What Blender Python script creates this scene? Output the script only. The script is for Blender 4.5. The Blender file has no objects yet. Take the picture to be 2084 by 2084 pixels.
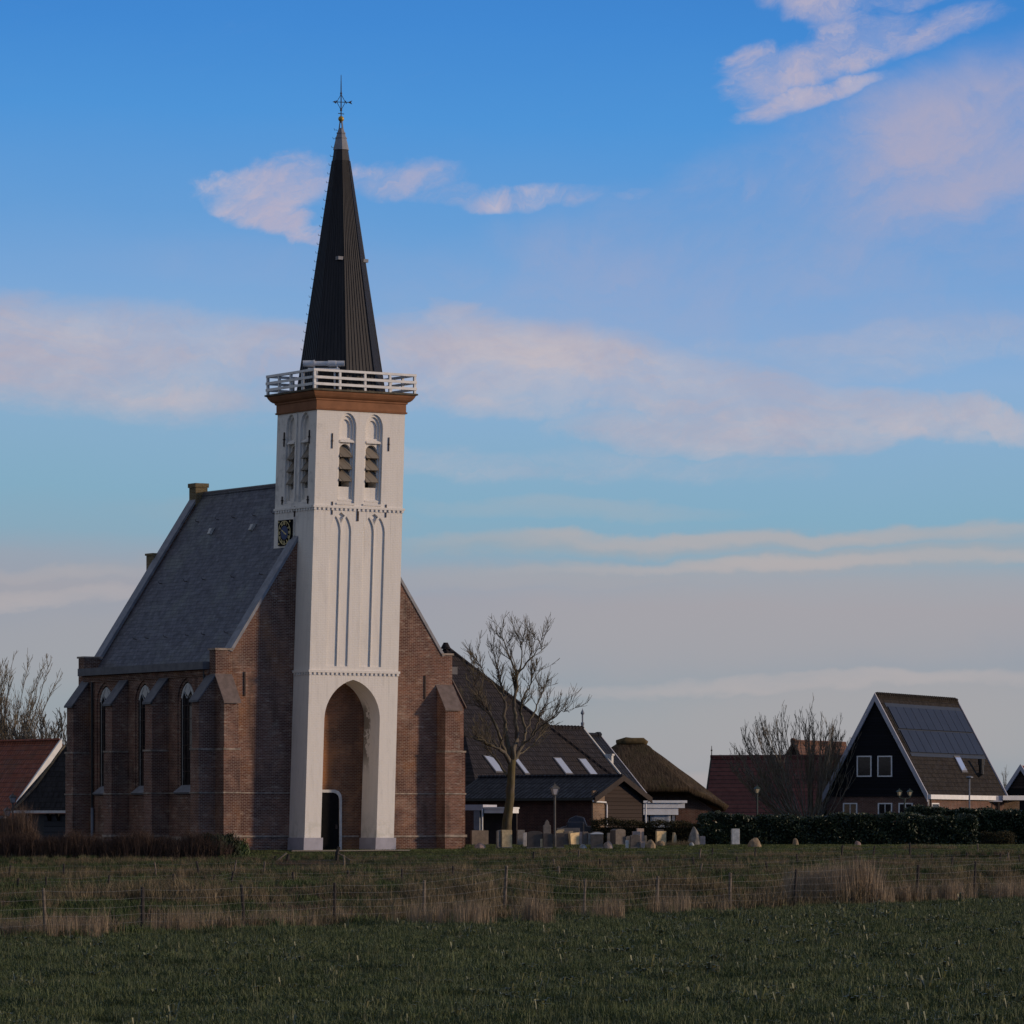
import bpy, bmesh, math, random
import numpy as np
from mathutils import Vector, Matrix, noise as mnoise
R = math.radians
SC = bpy.context.scene
COL = SC.collection

# ------------------------------------------------------------------ camera
F, HZ, CX, CZ = 10000.0, 1695.0, 1042.0, 0.82      # focal length, horizon and centre of the photo in its pixels; eye height
cam = bpy.data.cameras.new('camera')
cam.sensor_width = 36.0
cam.lens = 36.0 * F / 2084.0
cam.shift_y = (HZ - 1042.0) / 2084.0
cam.clip_start, cam.clip_end = 1.0, 30000.0
co = bpy.data.objects.new('camera', cam)
COL.objects.link(co)
co.location = (0, 0, CZ)
co.rotation_euler = (R(90), 0, 0)
SC.camera = co
SC.view_settings.view_transform = 'Standard'
SC.view_settings.look = 'None'
SC.view_settings.exposure = 0.1
SC.view_settings.gamma = 1.0
SC.view_settings.use_curve_mapping = False
SC.cycles.max_bounces = 5
SC.cycles.diffuse_bounces = 3
SC.cycles.glossy_bounces = 2
SC.cycles.transparent_max_bounces = 6

SUN_AZ, SUN_EL = R(92), R(9)       # azimuth clockwise from +Y (the view direction)
sd = bpy.data.lights.new('sun', 'SUN')
sd.energy = 2.5
sd.angle = R(4.5)
sd.color = (1.0, 0.75, 0.51)
so = bpy.data.objects.new('sun', sd)
COL.objects.link(so)
sv = Vector((math.sin(SUN_AZ) * math.cos(SUN_EL), math.cos(SUN_AZ) * math.cos(SUN_EL), math.sin(SUN_EL)))
so.rotation_euler = sv.to_track_quat('Z', 'Y').to_euler()
so.location = sv * 500


def srgb(r, g, b):
    def c(x):
        x /= 255.0
        return x / 12.92 if x <= 0.04045 else ((x + 0.055) / 1.055) ** 2.4
    return (c(r), c(g), c(b), 1.0)


# ------------------------------------------------------------------ node helper
class NT:
    def __init__(s, tree):
        s.t = tree
        s.n = tree.nodes
        s.l = tree.links

    def put(s, sock, val):
        if val is None:
            return
        if hasattr(val, 'links') or isinstance(val, bpy.types.NodeSocket):
            s.l.new(val, sock)
        else:
            sock.default_value = val

    def node(s, typ, ins=None, **props):
        nd = s.n.new(typ)
        for k, v in props.items():
            setattr(nd, k, v)
        for k, v in (ins or {}).items():
            s.put(nd.inputs[k], v)
        return nd

    def m(s, op, a, b=None, c=None, clamp=False):
        nd = s.n.new('ShaderNodeMath')
        nd.operation = op
        nd.use_clamp = clamp
        s.put(nd.inputs[0], a)
        s.put(nd.inputs[1], b)
        if c is not None:
            s.put(nd.inputs[2], c)
        return nd.outputs[0]

    def mix(s, fac, a, b, blend='MIX'):
        nd = s.n.new('ShaderNodeMix')
        nd.data_type = 'RGBA'
        nd.blend_type = blend
        nd.clamp_factor = True
        s.put(nd.inputs[0], fac)
        s.put(nd.inputs[6], a)
        s.put(nd.inputs[7], b)
        return nd.outputs[2]

    def rng(s, v, a, b, c=0.0, d=1.0):
        nd = s.n.new('ShaderNodeMapRange')
        nd.interpolation_type = 'SMOOTHSTEP'
        s.put(nd.inputs[0], v)
        for i, x in enumerate((a, b, c, d)):
            nd.inputs[i + 1].default_value = x
        return nd.outputs[0]

    def noise(s, vec, scale, detail=3.0, rough=0.55, dist=0.0):
        nd = s.n.new('ShaderNodeTexNoise')
        s.put(nd.inputs['Vector'], vec)
        nd.inputs['Scale'].default_value = scale
        nd.inputs['Detail'].default_value = detail
        nd.inputs['Roughness'].default_value = rough
        nd.inputs['Distortion'].default_value = dist
        return nd.outputs['Fac']

    def xyz(s, vec):
        nd = s.n.new('ShaderNodeSeparateXYZ')
        s.put(nd.inputs[0], vec)
        return nd.outputs

    def vec(s, x, y, z):
        nd = s.n.new('ShaderNodeCombineXYZ')
        s.put(nd.inputs[0], x)
        s.put(nd.inputs[1], y)
        s.put(nd.inputs[2], z)
        return nd.outputs[0]

    def ramp(s, v, stops):
        nd = s.n.new('ShaderNodeValToRGB')
        e = nd.color_ramp.elements
        e[0].position, e[0].color = stops[0]
        e[1].position, e[1].color = stops[-1]
        for p, c in stops[1:-1]:
            k = e.new(p)
            k.color = c
        s.put(nd.inputs[0], v)
        return nd.outputs[0]


# ------------------------------------------------------------------ sky
W = bpy.data.worlds.new('World')
SC.world = W
W.use_nodes = True
w = NT(W.node_tree)
w.n.clear()
bg = w.node('ShaderNodeBackground')
bg.inputs['Strength'].default_value = 0.1
out = w.node('ShaderNodeOutputWorld')
w.l.new(bg.outputs[0], out.inputs[0])
sky = w.node('ShaderNodeTexSky', sky_type='NISHITA')
sky.sun_disc = False
sky.sun_elevation = SUN_EL
sky.sun_rotation = SUN_AZ
sky.air_density, sky.dust_density, sky.ozone_density = 1.0, 0.6, 2.0
tc = w.node('ShaderNodeTexCoord')
dx, dy, dz = w.xyz(tc.outputs['Generated'])
yy = w.m('MAXIMUM', dy, 0.06)
az = w.m('MULTIPLY', w.m('DIVIDE', dx, yy), 10.0)      # direction of view as tangents, x10: one unit = 1000 photo pixels
hor = w.m('MAXIMUM', w.m('SQRT', w.m('ADD', w.m('MULTIPLY', dx, dx), w.m('MULTIPLY', dy, dy))), 0.02)
el = w.m('MULTIPLY', w.m('DIVIDE', w.m('MAXIMUM', dz, 0.0), hor), 10.0)
pv = w.vec(az, el, 0.0)
str_v = w.vec(w.m('MULTIPLY', az, 0.45), el, 3.7)
n1 = w.noise(str_v, 2.6, 5.0, 0.6)
n2 = w.noise(w.vec(w.m('MULTIPLY', az, 0.6), el, 9.1), 7.0, 5.0, 0.65, 0.3)
n3 = w.noise(w.vec(az, el, 5.5), 3.2, 6.0, 0.62, 0.5)
wa = w.m('ADD', az, w.m('MULTIPLY', w.m('SUBTRACT', n3, 0.5), 0.34))
we = w.m('ADD', el, w.m('MULTIPLY', w.m('SUBTRACT', n1, 0.5), 0.16))
we = w.m('ADD', we, w.m('MULTIPLY', w.m('SUBTRACT', n2, 0.5), 0.06))


def blob(px, py, rx, ry, rot, amp, base=None, hard=False):
    """soft elliptical cloud bank, centre and radii in thousandths of the view tangent"""
    ca, ce = (px - CX) / 1000.0, (HZ - py) / 1000.0
    a = w.m('SUBTRACT', wa, ca)
    e = w.m('SUBTRACT', we, ce)
    c, s = math.cos(R(rot)), math.sin(R(rot))
    u = w.m('ADD', w.m('MULTIPLY', a, c * 1000.0 / rx), w.m('MULTIPLY', e, s * 1000.0 / rx))
    v = w.m('ADD', w.m('MULTIPLY', a, -s * 1000.0 / ry), w.m('MULTIPLY', e, c * 1000.0 / ry))
    d = w.m('ADD', w.m('MULTIPLY', u, u), w.m('MULTIPLY', v, v))
    g = w.rng(d, 1.7, 0.0, 0.0, amp)
    return g if base is None else w.m('MAXIMUM', base, g)


D = None
for b in ((60, 735, 620, 118, -4, .95), (560, 752, 420, 78, -2, .8), (1060, 745, 430, 88, -3, .95), (1420, 782, 420, 78, -9, .95),
          (1800, 825, 300, 42, -10, .85), (1480, 868, 330, 46, -2, .72), (2030, 856, 130, 30, -22, .9),
          (1750, 715, 480, 62, 4, .38), (905, 655, 70, 24, 8, .5), (1100, 930, 600, 36, -1, .22)):
    D = blob(*b, base=D)
E2 = None
for b in ((570, 385, 130, 60, 8, 1.0), (545, 440, 105, 40, -14, .95), (590, 470, 80, 26, -24, .8), (790, 355, 150, 42, 6, .75), (880, 380, 130, 26, -4, .42), (1080, 393, 150, 26, 4, .6),
          (1570, 150, 140, 60, 20, .95), (1720, 95, 170, 60, 16, .95), (1880, 75, 150, 34, 18, .7), (1640, 205, 190, 26, 14, .75),
          (1640, 10, 130, 50, -10, 1.0), (1820, 0, 180, 26, 4, .6), (1290, 382, 40, 14, 10, .35)):
    E2 = blob(*b, base=E2)
V = None
for b in ((2060, 300, 560, 190, 14, .62), (1650, 355, 300, 130, 14, .45), (1700, 480, 700, 150, 5, .36), (1250, 620, 520, 90, 0, .25), (700, 560, 500, 60, -4, .12),
          (1900, 640, 420, 60, 2, .22)):
    V = blob(*b, base=V)
P = None
for b in ((1500, 1092, 680, 27, 1, .5), (1850, 1085, 420, 22, -2, .4), (120, 1185, 420, 30, 4, .25), (560, 1050, 300, 30, 0, .12),
          (1760, 1140, 560, 36, 2, .55), (1300, 1165, 560, 30, 0, .42), (1650, 1260, 800, 120, 1, .45), (1750, 1480, 620, 95, 0, .55), (1410, 1575, 60, 36, 0, .75), (200, 1330, 500, 90, 0, .3)):
    P = blob(*b, base=P)
def erode(b, a1, f1, a2, f2, lo, hi):
    s_ = w.m('ADD', b, w.m('MULTIPLY', w.m('SUBTRACT', a1, .5), f1))
    s_ = w.m('ADD', s_, w.m('MULTIPLY', w.m('SUBTRACT', a2, .5), f2))
    return w.m('MULTIPLY', w.rng(s_, lo, hi), w.rng(b, 0.0, .25))


n4 = w.noise(w.vec(w.m('ADD', w.m('MULTIPLY', az, 1.3), w.m('MULTIPLY', n1, .5)), w.m('ADD', w.m('MULTIPLY', el, 6.5), w.m('MULTIPLY', az, .7)), 2.2), 1.9, 5.0, .62)
n5 = w.noise(w.vec(w.m('ADD', w.m('MULTIPLY', az, .75), w.m('MULTIPLY', n2, .25)), w.m('ADD', w.m('MULTIPLY', el, 1.9), w.m('MULTIPLY', az, -.45)), 8.8), 9.0, 6.0, .68, .4)
D = w.m('ADD', D, w.m('MULTIPLY', w.m('SUBTRACT', n5, .5), .34))


def fibre(deg, sx, sy, off, warp):
    c_, s_ = math.cos(R(deg)), math.sin(R(deg))
    a_ = w.m('ADD', w.m('MULTIPLY', az, c_ * sx), w.m('MULTIPLY', el, s_ * sx))
    b_ = w.m('ADD', w.m('MULTIPLY', az, -s_ * sy), w.m('MULTIPLY', el, c_ * sy))
    b_ = w.m('ADD', b_, w.m('MULTIPLY', w.m('SUBTRACT', n3, .5), warp))
    return w.noise(w.vec(a_, b_, off), 1.0, 8.0, .66)


f1 = fibre(-3, 1.6, 8.0, 4.4, 2.2)
f2 = fibre(24, 4.0, 13.0, 6.1, 3.2)
f3 = fibre(18, 1.9, 5.0, 1.3, 1.6)
D = w.m('MULTIPLY', erode(D, n1, .62, f1, .62, -.12, 1.12), w.rng(f1, .28, .70, .55, 1.08))
E2 = w.m('MULTIPLY', erode(E2, n3, .8, f2, 1.25, .02, 1.12), w.rng(f2, .30, .66, .5, 1.1))
Lb = None
for b in ((1540, 1084, 640, 20, .4, .55), (1700, 1142, 600, 17, .8, .62), (80, 1218, 300, 17, 1.5, .55), (1720, 1402, 560, 17, -.5, .5), (1260, 1398, 200, 10, 0, .35), (1180, 1020, 300, 22, 0, .25), (60, 1170, 240, 14, 0, .25)):
    Lb = blob(*b, base=Lb)
V = w.m('MULTIPLY', V, w.m('MULTIPLY', w.rng(n3, .25, .72, .45, 1.15), w.rng(f3, .30, .68, .45, 1.3)))
ew = w.m('ADD', el, w.m('MULTIPLY', w.m('SUBTRACT', n1, 0.5), 0.10))
ew = w.m('ADD', ew, w.m('MULTIPLY', az, 0.035))


def at(py):
    return (HZ - py) / 1900.0


grad = w.ramp(w.m('DIVIDE', ew, 1.9), [
    (at(1695), srgb(150, 150, 156)), (at(1560), srgb(149, 154, 160)), (at(1450), srgb(146, 156, 163)), (at(1330), srgb(147, 154, 164)),
    (at(1220), srgb(151, 154, 165)), (at(1165), srgb(146, 158, 172)), (at(1115), srgb(132, 163, 182)), (at(1030), srgb(127, 166, 189)), (at(900), srgb(130, 167, 196)), (at(760), srgb(133, 168, 205)),
    (at(600), srgb(117, 160, 207)), (at(450), srgb(98, 152, 207)), (at(250), srgb(76, 143, 208)), (at(60), srgb(64, 132, 203)), (at(-180), srgb(54, 118, 192))])
colr = w.mix(V, grad, srgb(166, 163, 186))
colr = w.mix(P, colr, srgb(168, 161, 161))
colr = w.mix(w.m('MULTIPLY', Lb, w.rng(n4, .25, .7, .55, 1.1)), colr, srgb(180, 171, 170))
ccol = w.mix(w.rng(n2, .3, .7), srgb(170, 165, 180), srgb(187, 180, 187))
colr = w.mix(w.m('MULTIPLY', D, .93), colr, ccol)
colr = w.mix(w.m('MULTIPLY', E2, .9), colr, w.mix(w.rng(n3, .45, .75), srgb(172, 168, 190), srgb(196, 188, 198)))
col10 = w.mix(1.0, colr, (10, 10, 10, 1), 'MULTIPLY')
# above the low band of sky the Nishita sky takes over
wt = w.rng(dz, .2, .55, 1.0, 0.0)
high = w.mix(.5, sky.outputs[0], (3.1, 2.95, 3.15, 1))          # thin high veil over the clear sky
fin = w.mix(wt, high, col10)
sdv = w.node('ShaderNodeVectorMath', {0: tc.outputs['Generated'], 1: (sv.x, sv.y, sv.z)}, operation='DOT_PRODUCT').outputs['Value']
gl = w.m('POWER', w.m('MAXIMUM', sdv, 0.0), 5.0)                 # brighter, warmer sky round the low sun
fin = w.mix(gl, fin, w.mix(1.0, fin, (2.4, 1.9, 1.45, 1), 'MULTIPLY'))
w.l.new(fin, bg.inputs['Color'])


# ------------------------------------------------------------------ geometry helpers
class MB:
    def __init__(s):
        s.v, s.f, s.mi = [], [], []

    def add(s, vs, fs, mi=0):
        o = len(s.v)
        s.v.extend([tuple(x) for x in vs])
        for f in fs:
            s.f.append(tuple(o + i for i in f))
            s.mi.append(mi)
        return s

    def box(s, x0, x1, y0, y1, z0, z1, mi=0):
        if x0 > x1: x0, x1 = x1, x0
        if y0 > y1: y0, y1 = y1, y0
        if z0 > z1: z0, z1 = z1, z0
        vs = [(x0, y0, z0), (x1, y0, z0), (x1, y1, z0), (x0, y1, z0), (x0, y0, z1), (x1, y0, z1), (x1, y1, z1), (x0, y1, z1)]
        return s.add(vs, [(0, 3, 2, 1), (4, 5, 6, 7), (0, 1, 5, 4), (1, 2, 6, 5), (2, 3, 7, 6), (3, 0, 4, 7)], mi)

    def hexa(s, lo, hi, mi=0):
        """solid between two quads"""
        return s.add(list(lo) + list(hi), [(0, 3, 2, 1), (4, 5, 6, 7), (0, 1, 5, 4), (1, 2, 6, 5), (2, 3, 7, 6), (3, 0, 4, 7)], mi)

    def prism(s, poly, axis, a, b, mi=0):
        n = len(poly)
        if axis == 'v':
            p = lambda q, t: (q[0], t, q[1])
        elif axis == 'u':
            p = lambda q, t: (t, q[0], q[1])
        else:
            p = lambda q, t: (q[0], q[1], t)
        vs = [p(q, a) for q in poly] + [p(q, b) for q in poly]
        fs = [tuple(range(n)), tuple(range(2 * n - 1, n - 1, -1))]
        fs += [(i, n + i, n + (i + 1) % n, (i + 1) % n) for i in range(n)]
        return s.add(vs, fs, mi)

    def slab(s, poly, thick, mi=0):
        """plate from a 3-D polygon, thickness straight down its normal"""
        ps = [Vector(p) for p in poly]
        nrm = Vector((0, 0, 0))
        for i in range(len(ps)):
            nrm += ps[i].cross(ps[(i + 1) % len(ps)])
        nrm.normalize()
        n = len(ps)
        vs = ps + [p - nrm * thick for p in ps]
        fs = [tuple(range(n)), tuple(range(2 * n - 1, n - 1, -1))]
        fs += [(i, n + i, n + (i + 1) % n, (i + 1) % n) for i in range(n)]
        return s.add(vs, fs, mi)

    def tube(s, pts, rads, n=6, cap=True, mi=0):
        pts = [Vector(p) for p in pts]
        if not isinstance(rads, (list, tuple)):
            rads = [rads] * len(pts)
        o = len(s.v)
        ref = Vector((0.31, 0.17, 0.93)).normalized()
        for i, p in enumerate(pts):
            d = (pts[min(i + 1, len(pts) - 1)] - pts[max(i - 1, 0)])
            if d.length < 1e-9:
                d = Vector((0, 0, 1))
            d.normalize()
            a = d.cross(ref)
            if a.length < 0.05:
                a = d.cross(Vector((1, 0, 0)))
            a.normalize()
            b = d.cross(a)
            for k in range(n):
                t = 2 * math.pi * k / n
                s.v.append(tuple(p + (a * math.cos(t) + b * math.sin(t)) * rads[i]))
        for i in range(len(pts) - 1):
            for k in range(n):
                k2 = (k + 1) % n
                s.f.append((o + i * n + k, o + i * n + k2, o + (i + 1) * n + k2, o + (i + 1) * n + k))
                s.mi.append(mi)
        if cap:
            s.f.append(tuple(o + k for k in range(n - 1, -1, -1)))
            e = o + (len(pts) - 1) * n
            s.f.append(tuple(e + k for k in range(n)))
            s.mi += [mi, mi]
        return s

    def lathe(s, prof, n=16, c=(0, 0), mi=0, sq=None):
        """prof = [(radius, z)]; sq = phase for polygonal sections"""
        o = len(s.v)
        ph = sq or 0.0
        for r, z in prof:
            for k in range(n):
                t = ph + 2 * math.pi * k / n
                s.v.append((c[0] + r * math.cos(t), c[1] + r * math.sin(t), z))
        for i in range(len(prof) - 1):
            for k in range(n):
                k2 = (k + 1) % n
                s.f.append((o + i * n + k, o + i * n + k2, o + (i + 1) * n + k2, o + (i + 1) * n + k))
                s.mi.append(mi)
        s.f.append(tuple(o + k for k in range(n - 1, -1, -1)))
        e = o + (len(prof) - 1) * n
        s.f.append(tuple(e + k for k in range(n)))
        s.mi += [mi, mi]
        return s

    def build_each(s, name, mats, parent=None, lean=False):
        """one object for every separate piece"""
        up = list(range(len(s.v)))

        def root(i):
            while up[i] != i:
                up[i] = up[up[i]]
                i = up[i]
            return i
        for f in s.f:
            for i in f[1:]:
                up[root(i)] = root(f[0])
        groups = {}
        for f in s.f:
            groups.setdefault(root(f[0]), []).append(f)
        res = []
        for fs in groups.values():
            ids = sorted({i for f in fs for i in f})
            mp = {i: k for k, i in enumerate(ids)}
            b = MB()
            b.add([s.v[i] for i in ids], [tuple(mp[i] for i in f) for f in fs])
            res.append(b.build(name, mats, parent, False, lean))
        return res

    def build(s, name, mats, parent=None, smooth=False, lean=False, bevel=0.0):
        me = bpy.data.meshes.new(name)
        vs = s.v
        if lean:
            vs = [(x + LEAN * z, y, z) for x, y, z in vs]
        me.from_pydata(vs, [], s.f)
        if not isinstance(mats, (list, tuple)):
            mats = [mats]
        for mt in mats:
            me.materials.append(mt)
        if len(mats) > 1:
            me.polygons.foreach_set('material_index', s.mi)
        bm = bmesh.new()
        bm.from_mesh(me)
        bmesh.ops.recalc_face_normals(bm, faces=bm.faces)
        if bevel > 0:
            bmesh.ops.bevel(bm, geom=list(bm.edges), offset=bevel, segments=2, affect='EDGES', profile=0.6)
        bm.to_mesh(me)
        bm.free()
        if smooth:
            me.polygons.foreach_set('use_smooth', [True] * len(me.polygons))
        o = bpy.data.objects.new(name, me)
        COL.objects.link(o)
        if parent:
            o.parent = parent
        return o


LEAN = 0.034


def tag(o, label=None, cat=None, group=None, kind=None):
    if label: o['label'] = label
    if cat: o['category'] = cat
    if group: o['group'] = group
    if kind: o['kind'] = kind
    return o


def thing(name, label, cat, loc=(0, 0, 0), rz=0.0, group=None):
    o = bpy.data.objects.new(name, None)
    COL.objects.link(o)
    o.location = loc
    o.rotation_euler = (0, 0, rz)
    return tag(o, label, cat, group)


def copy_tree(o, parent=None):
    kids = list(o.children)
    c = o.copy()
    COL.objects.link(c)
    c.parent = parent
    for k in kids:
        copy_tree(k, c)
    return c


def carve(obj, cutters):
    """cut solids (MB) out of obj, keep one clean mesh"""
    tmp = []
    for c in cutters:
        t = c.build('cutter', obj.data.materials[0])
        t.parent = obj.parent
        md = obj.modifiers.new('cut', 'BOOLEAN')
        md.operation = 'DIFFERENCE'
        md.solver = 'EXACT'
        md.object = t
        tmp.append(t)
    dg = bpy.context.evaluated_depsgraph_get()
    dg.update()
    me = bpy.data.meshes.new_from_object(obj.evaluated_get(dg))
    me.name = obj.name
    obj.modifiers.clear()
    obj.data = me
    for t in tmp:
        bpy.data.objects.remove(t, do_unlink=True)
    return obj


def arch(c, hw, z0, zs, za, n=10, rnd=False):
    """outline of an opening: half-width hw, sill z0, springing zs, apex za"""
    pts = [(c - hw, z0), (c + hw, z0), (c + hw, zs)]
    h = za - zs
    if rnd:
        for i in range(1, n):
            t = math.pi * i / n
            pts.append((c + hw * math.cos(t), zs + h * math.sin(t)))
    else:
        r = (hw * hw + h * h) / (2 * hw)          # arc centred on the springing line
        for i in range(1, n):
            t = math.asin(min(1, h / r)) * i / n
            pts.append((c + hw - r + r * math.cos(t), zs + r * math.sin(t)))
        pts.append((c, za))
        for i in range(n - 1, 0, -1):
            t = math.asin(min(1, h / r)) * i / n
            pts.append((c - hw + r - r * math.cos(t), zs + r * math.sin(t)))
    pts.append((c - hw, zs))
    return pts


class Frame:
    """a building's own axes: u along th (from +X towards +Y), v to its left; origin under photo column px at distance Y"""
    def __init__(s, px, Y, deg):
        s.th = R(deg)
        s.U = Vector((math.cos(s.th), math.sin(s.th)))
        s.V = Vector((-math.sin(s.th), math.cos(s.th)))
        s.O = Vector(((px - CX) / F * Y, Y))

    def onv(s, px, py, v=0.0):
        tx = (px - CX) / F
        u = (tx * (s.O.y + v * s.V.y) - s.O.x - v * s.V.x) / (s.U.x - tx * s.U.y)
        Y = s.O.y + u * s.U.y + v * s.V.y
        return u, CZ + (HZ - py) / F * Y

    def onu(s, px, py, u=0.0):
        tx = (px - CX) / F
        v = (tx * (s.O.y + u * s.U.y) - s.O.x - u * s.U.x) / (s.V.x - tx * s.V.y)
        Y = s.O.y + u * s.U.y + v * s.V.y
        return v, CZ + (HZ - py) / F * Y

    def plane(s, px, py, v0, z0, k):
        """hit of the sight line with the roof plane z = z0 + k (v - v0)"""
        d = Vector(((px - CX) / F, 1.0, (HZ - py) / F))
        dv = d.x * s.V.x + d.y * s.V.y
        ov = -(s.O.x * s.V.x + s.O.y * s.V.y)
        t = (z0 + k * (ov - v0) - CZ) / (d.z - k * dv)
        p = Vector((d.x * t, d.y * t))
        q = p - s.O
        return q.dot(s.U), q.dot(s.V), CZ + d.z * t

    def root(s, name, label, cat, z=0.0):
        return thing(name, label, cat, (s.O.x, s.O.y, z), s.th)


def W3(px, py, Y):
    return Vector(((px - CX) / F * Y, Y, CZ + (HZ - py) / F * Y))
# ------------------------------------------------------------------ materials
def mat(name, fn, rough=0.8, spec=0.3, metallic=0.0):
    mt = bpy.data.materials.new(name)
    mt.use_nodes = True
    k = NT(mt.node_tree)
    k.n.clear()
    b = k.node('ShaderNodeBsdfPrincipled')
    o = k.node('ShaderNodeOutputMaterial')
    k.l.new(b.outputs[0], o.inputs[0])
    b.inputs['Roughness'].default_value = rough
    b.inputs['Specular IOR Level'].default_value = spec
    b.inputs['Metallic'].default_value = metallic
    k.b = b
    k.obj = k.node('ShaderNodeTexCoord').outputs['Object']
    k.pos = k.node('ShaderNodeNewGeometry').outputs['Position']
    r = fn(k)
    if r is not None:
        k.put(b.inputs['Base Color'], r)
    return mt


def bump(k, h, s=0.5, d=0.02):
    nd = k.node('ShaderNodeBump')
    nd.inputs['Strength'].default_value = s
    nd.inputs['Distance'].default_value = d
    k.put(nd.inputs['Height'], h)
    k.l.new(nd.outputs[0], k.b.inputs['Normal'])


def g3(a, b=None, c=None):
    return (a, a if b is None else b, a if c is None else c, 1)


def plain(name, col, var=0.25, sc=3.0, rough=0.8, spec=0.3, metallic=0.0, streak=False):
    def f(k):
        v = k.obj
        if streak:
            x, y, z = k.xyz(k.obj)
            v = k.vec(x, y, k.m('MULTIPLY', z, 0.15))
        n = k.noise(v, sc, 5, 0.65)
        lo = tuple(c * (1 - var) for c in col[:3]) + (1,)
        hi = tuple(min(1, c * (1 + var)) for c in col[:3]) + (1,)
        bump(k, n, 0.25, 0.01)
        return k.mix(k.rng(n, .3, .7), lo, hi)
    return mat(name, f, rough, spec, metallic)


def wallvec(k):
    x, y, z = k.xyz(k.obj)
    return k.m('ADD', x, y), z, x, y


def brick_mat(name, c_dark, c_mid, c_light, mortar, moss=None, row=0.072, streaks=0.5):
    def f(k):
        h, z, x, y = wallvec(k)
        b = k.node('ShaderNodeTexBrick', {'Vector': k.vec(h, z, 0.0)})
        b.inputs['Scale'].default_value = 1.0
        b.inputs['Brick Width'].default_value = row * 3.1
        b.inputs['Row Height'].default_value = row
        b.inputs['Mortar Size'].default_value = row * 0.13
        b.inputs['Mortar Smooth'].default_value = 0.3
        b.inputs['Color1'].default_value = (0.12, 0.12, 0.12, 1)
        b.inputs['Color2'].default_value = (1, 1, 1, 1)
        b.inputs['Mortar'].default_value = (0, 0, 0, 1)
        big = k.noise(k.obj, 0.42, 5, 0.62)
        mid = k.noise(k.obj, 1.7, 4, 0.6)
        fine = k.noise(k.vec(k.m('MULTIPLY', h, 2.2), k.m('MULTIPLY', z, 8.5), 1.0), 1.0, 3, 0.7)
        base = k.mix(k.rng(big, .40, .60), c_dark, c_mid)
        base = k.mix(k.m('MULTIPLY', k.rng(mid, .45, .75), .8), base, c_light)
        per = k.m('MULTIPLY', b.outputs['Color'], 1.0)
        base = k.mix(k.m('MULTIPLY', k.m('SUBTRACT', 1.0, per), .62), base, k.mix(.5, c_dark, (0.02, 0.012, 0.01, 1)))
        if moss:
            mo = k.rng(k.noise(k.vec(k.m('MULTIPLY', h, .5), k.m('MULTIPLY', z, .35), 7.0), 1.0, 4, .6), .5, .72)
            base = k.mix(k.m('MULTIPLY', mo, .75), base, moss)
        pale = k.m('MULTIPLY', k.rng(fine, .5, .74), k.rng(k.noise(k.obj, .8, 3), .3, .62))
        base = k.mix(k.m('MULTIPLY', pale, streaks), base, mortar)
        base = k.mix(k.m('MULTIPLY', b.outputs['Fac'], .62), base, mortar)
        # soot and damp in streaks, with some newer paler repairs
        dmp = k.rng(k.noise(k.vec(k.m('MULTIPLY', h, 1.3), k.m('MULTIPLY', z, .22), 4.0), 1.0, 5, .65), .52, .70)
        base = k.mix(k.m('MULTIPLY', dmp, .55), base, (.035, .024, .02, 1))
        rep = k.rng(k.noise(k.obj, .75, 3, .5), .60, .64)
        base = k.mix(k.m('MULTIPLY', rep, .10), base, mortar)
        bump(k, k.m('ADD', k.m('MULTIPLY', b.outputs['Fac'], -.6), fine), .55, .02)
        return base
    return mat(name, f, .9, .2)


def course_mat(name, c1, c2, seam, rowh, colw, axis='v', rough=0.55, spec=0.4, patch=None, wave=0.0, seamf=.75):
    """slates and tiles: courses along the local axis, stepped down the slope"""
    def f(k):
        x, y, z = k.xyz(k.obj)
        h = y if axis == 'v' else x
        b = k.node('ShaderNodeTexBrick', {'Vector': k.vec(h, z, 0.0)})
        b.inputs['Scale'].default_value = 1.0
        b.inputs['Brick Width'].default_value = colw if colw != .3 else 60.0
        b.inputs['Row Height'].default_value = rowh
        b.inputs['Mortar Size'].default_value = rowh * 0.10
        b.inputs['Mortar Smooth'].default_value = 0.4
        b.inputs['Color1'].default_value = (0, 0, 0, 1)
        b.inputs['Color2'].default_value = (1, 1, 1, 1)
        b.inputs['Mortar'].default_value = (.5, .5, .5, 1)
        n = k.noise(k.obj, .55, 5, .6)
        n2 = k.noise(k.obj, 3.1, 4, .65)
        col = k.mix(k.m('MULTIPLY', b.outputs['Color'], .85), c1, c2)
        col = k.mix(k.m('MULTIPLY', k.rng(n2, .4, .7), .4), col, tuple(c * .55 for c in c1[:3]) + (1,))
        if patch:
            col = k.mix(k.m('MULTIPLY', k.rng(n, .48, .72), .7), col, patch)
        col = k.mix(k.m('MULTIPLY', b.outputs['Fac'], seamf), col, seam)
        saw = k.m('FRACT', k.m('DIVIDE', z, rowh))
        hgt = k.m('SUBTRACT', k.m('MULTIPLY', k.m('SUBTRACT', 1.0, saw), 1.0), k.m('MULTIPLY', b.outputs['Fac'], .4))
        if wave:
            hgt = k.m('ADD', hgt, k.m('MULTIPLY', k.m('SINE', k.m('MULTIPLY', h, 2 * math.pi / colw)), wave))
        hgt = k.m('ADD', hgt, k.m('MULTIPLY', n2, .5))
        bump(k, hgt, .6, .03)
        k.put(k.b.inputs['Roughness'], k.rng(n2, .3, .7, rough - .1, min(1, rough + .12)))
        return col
    return mat(name, f, rough, spec)


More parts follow.
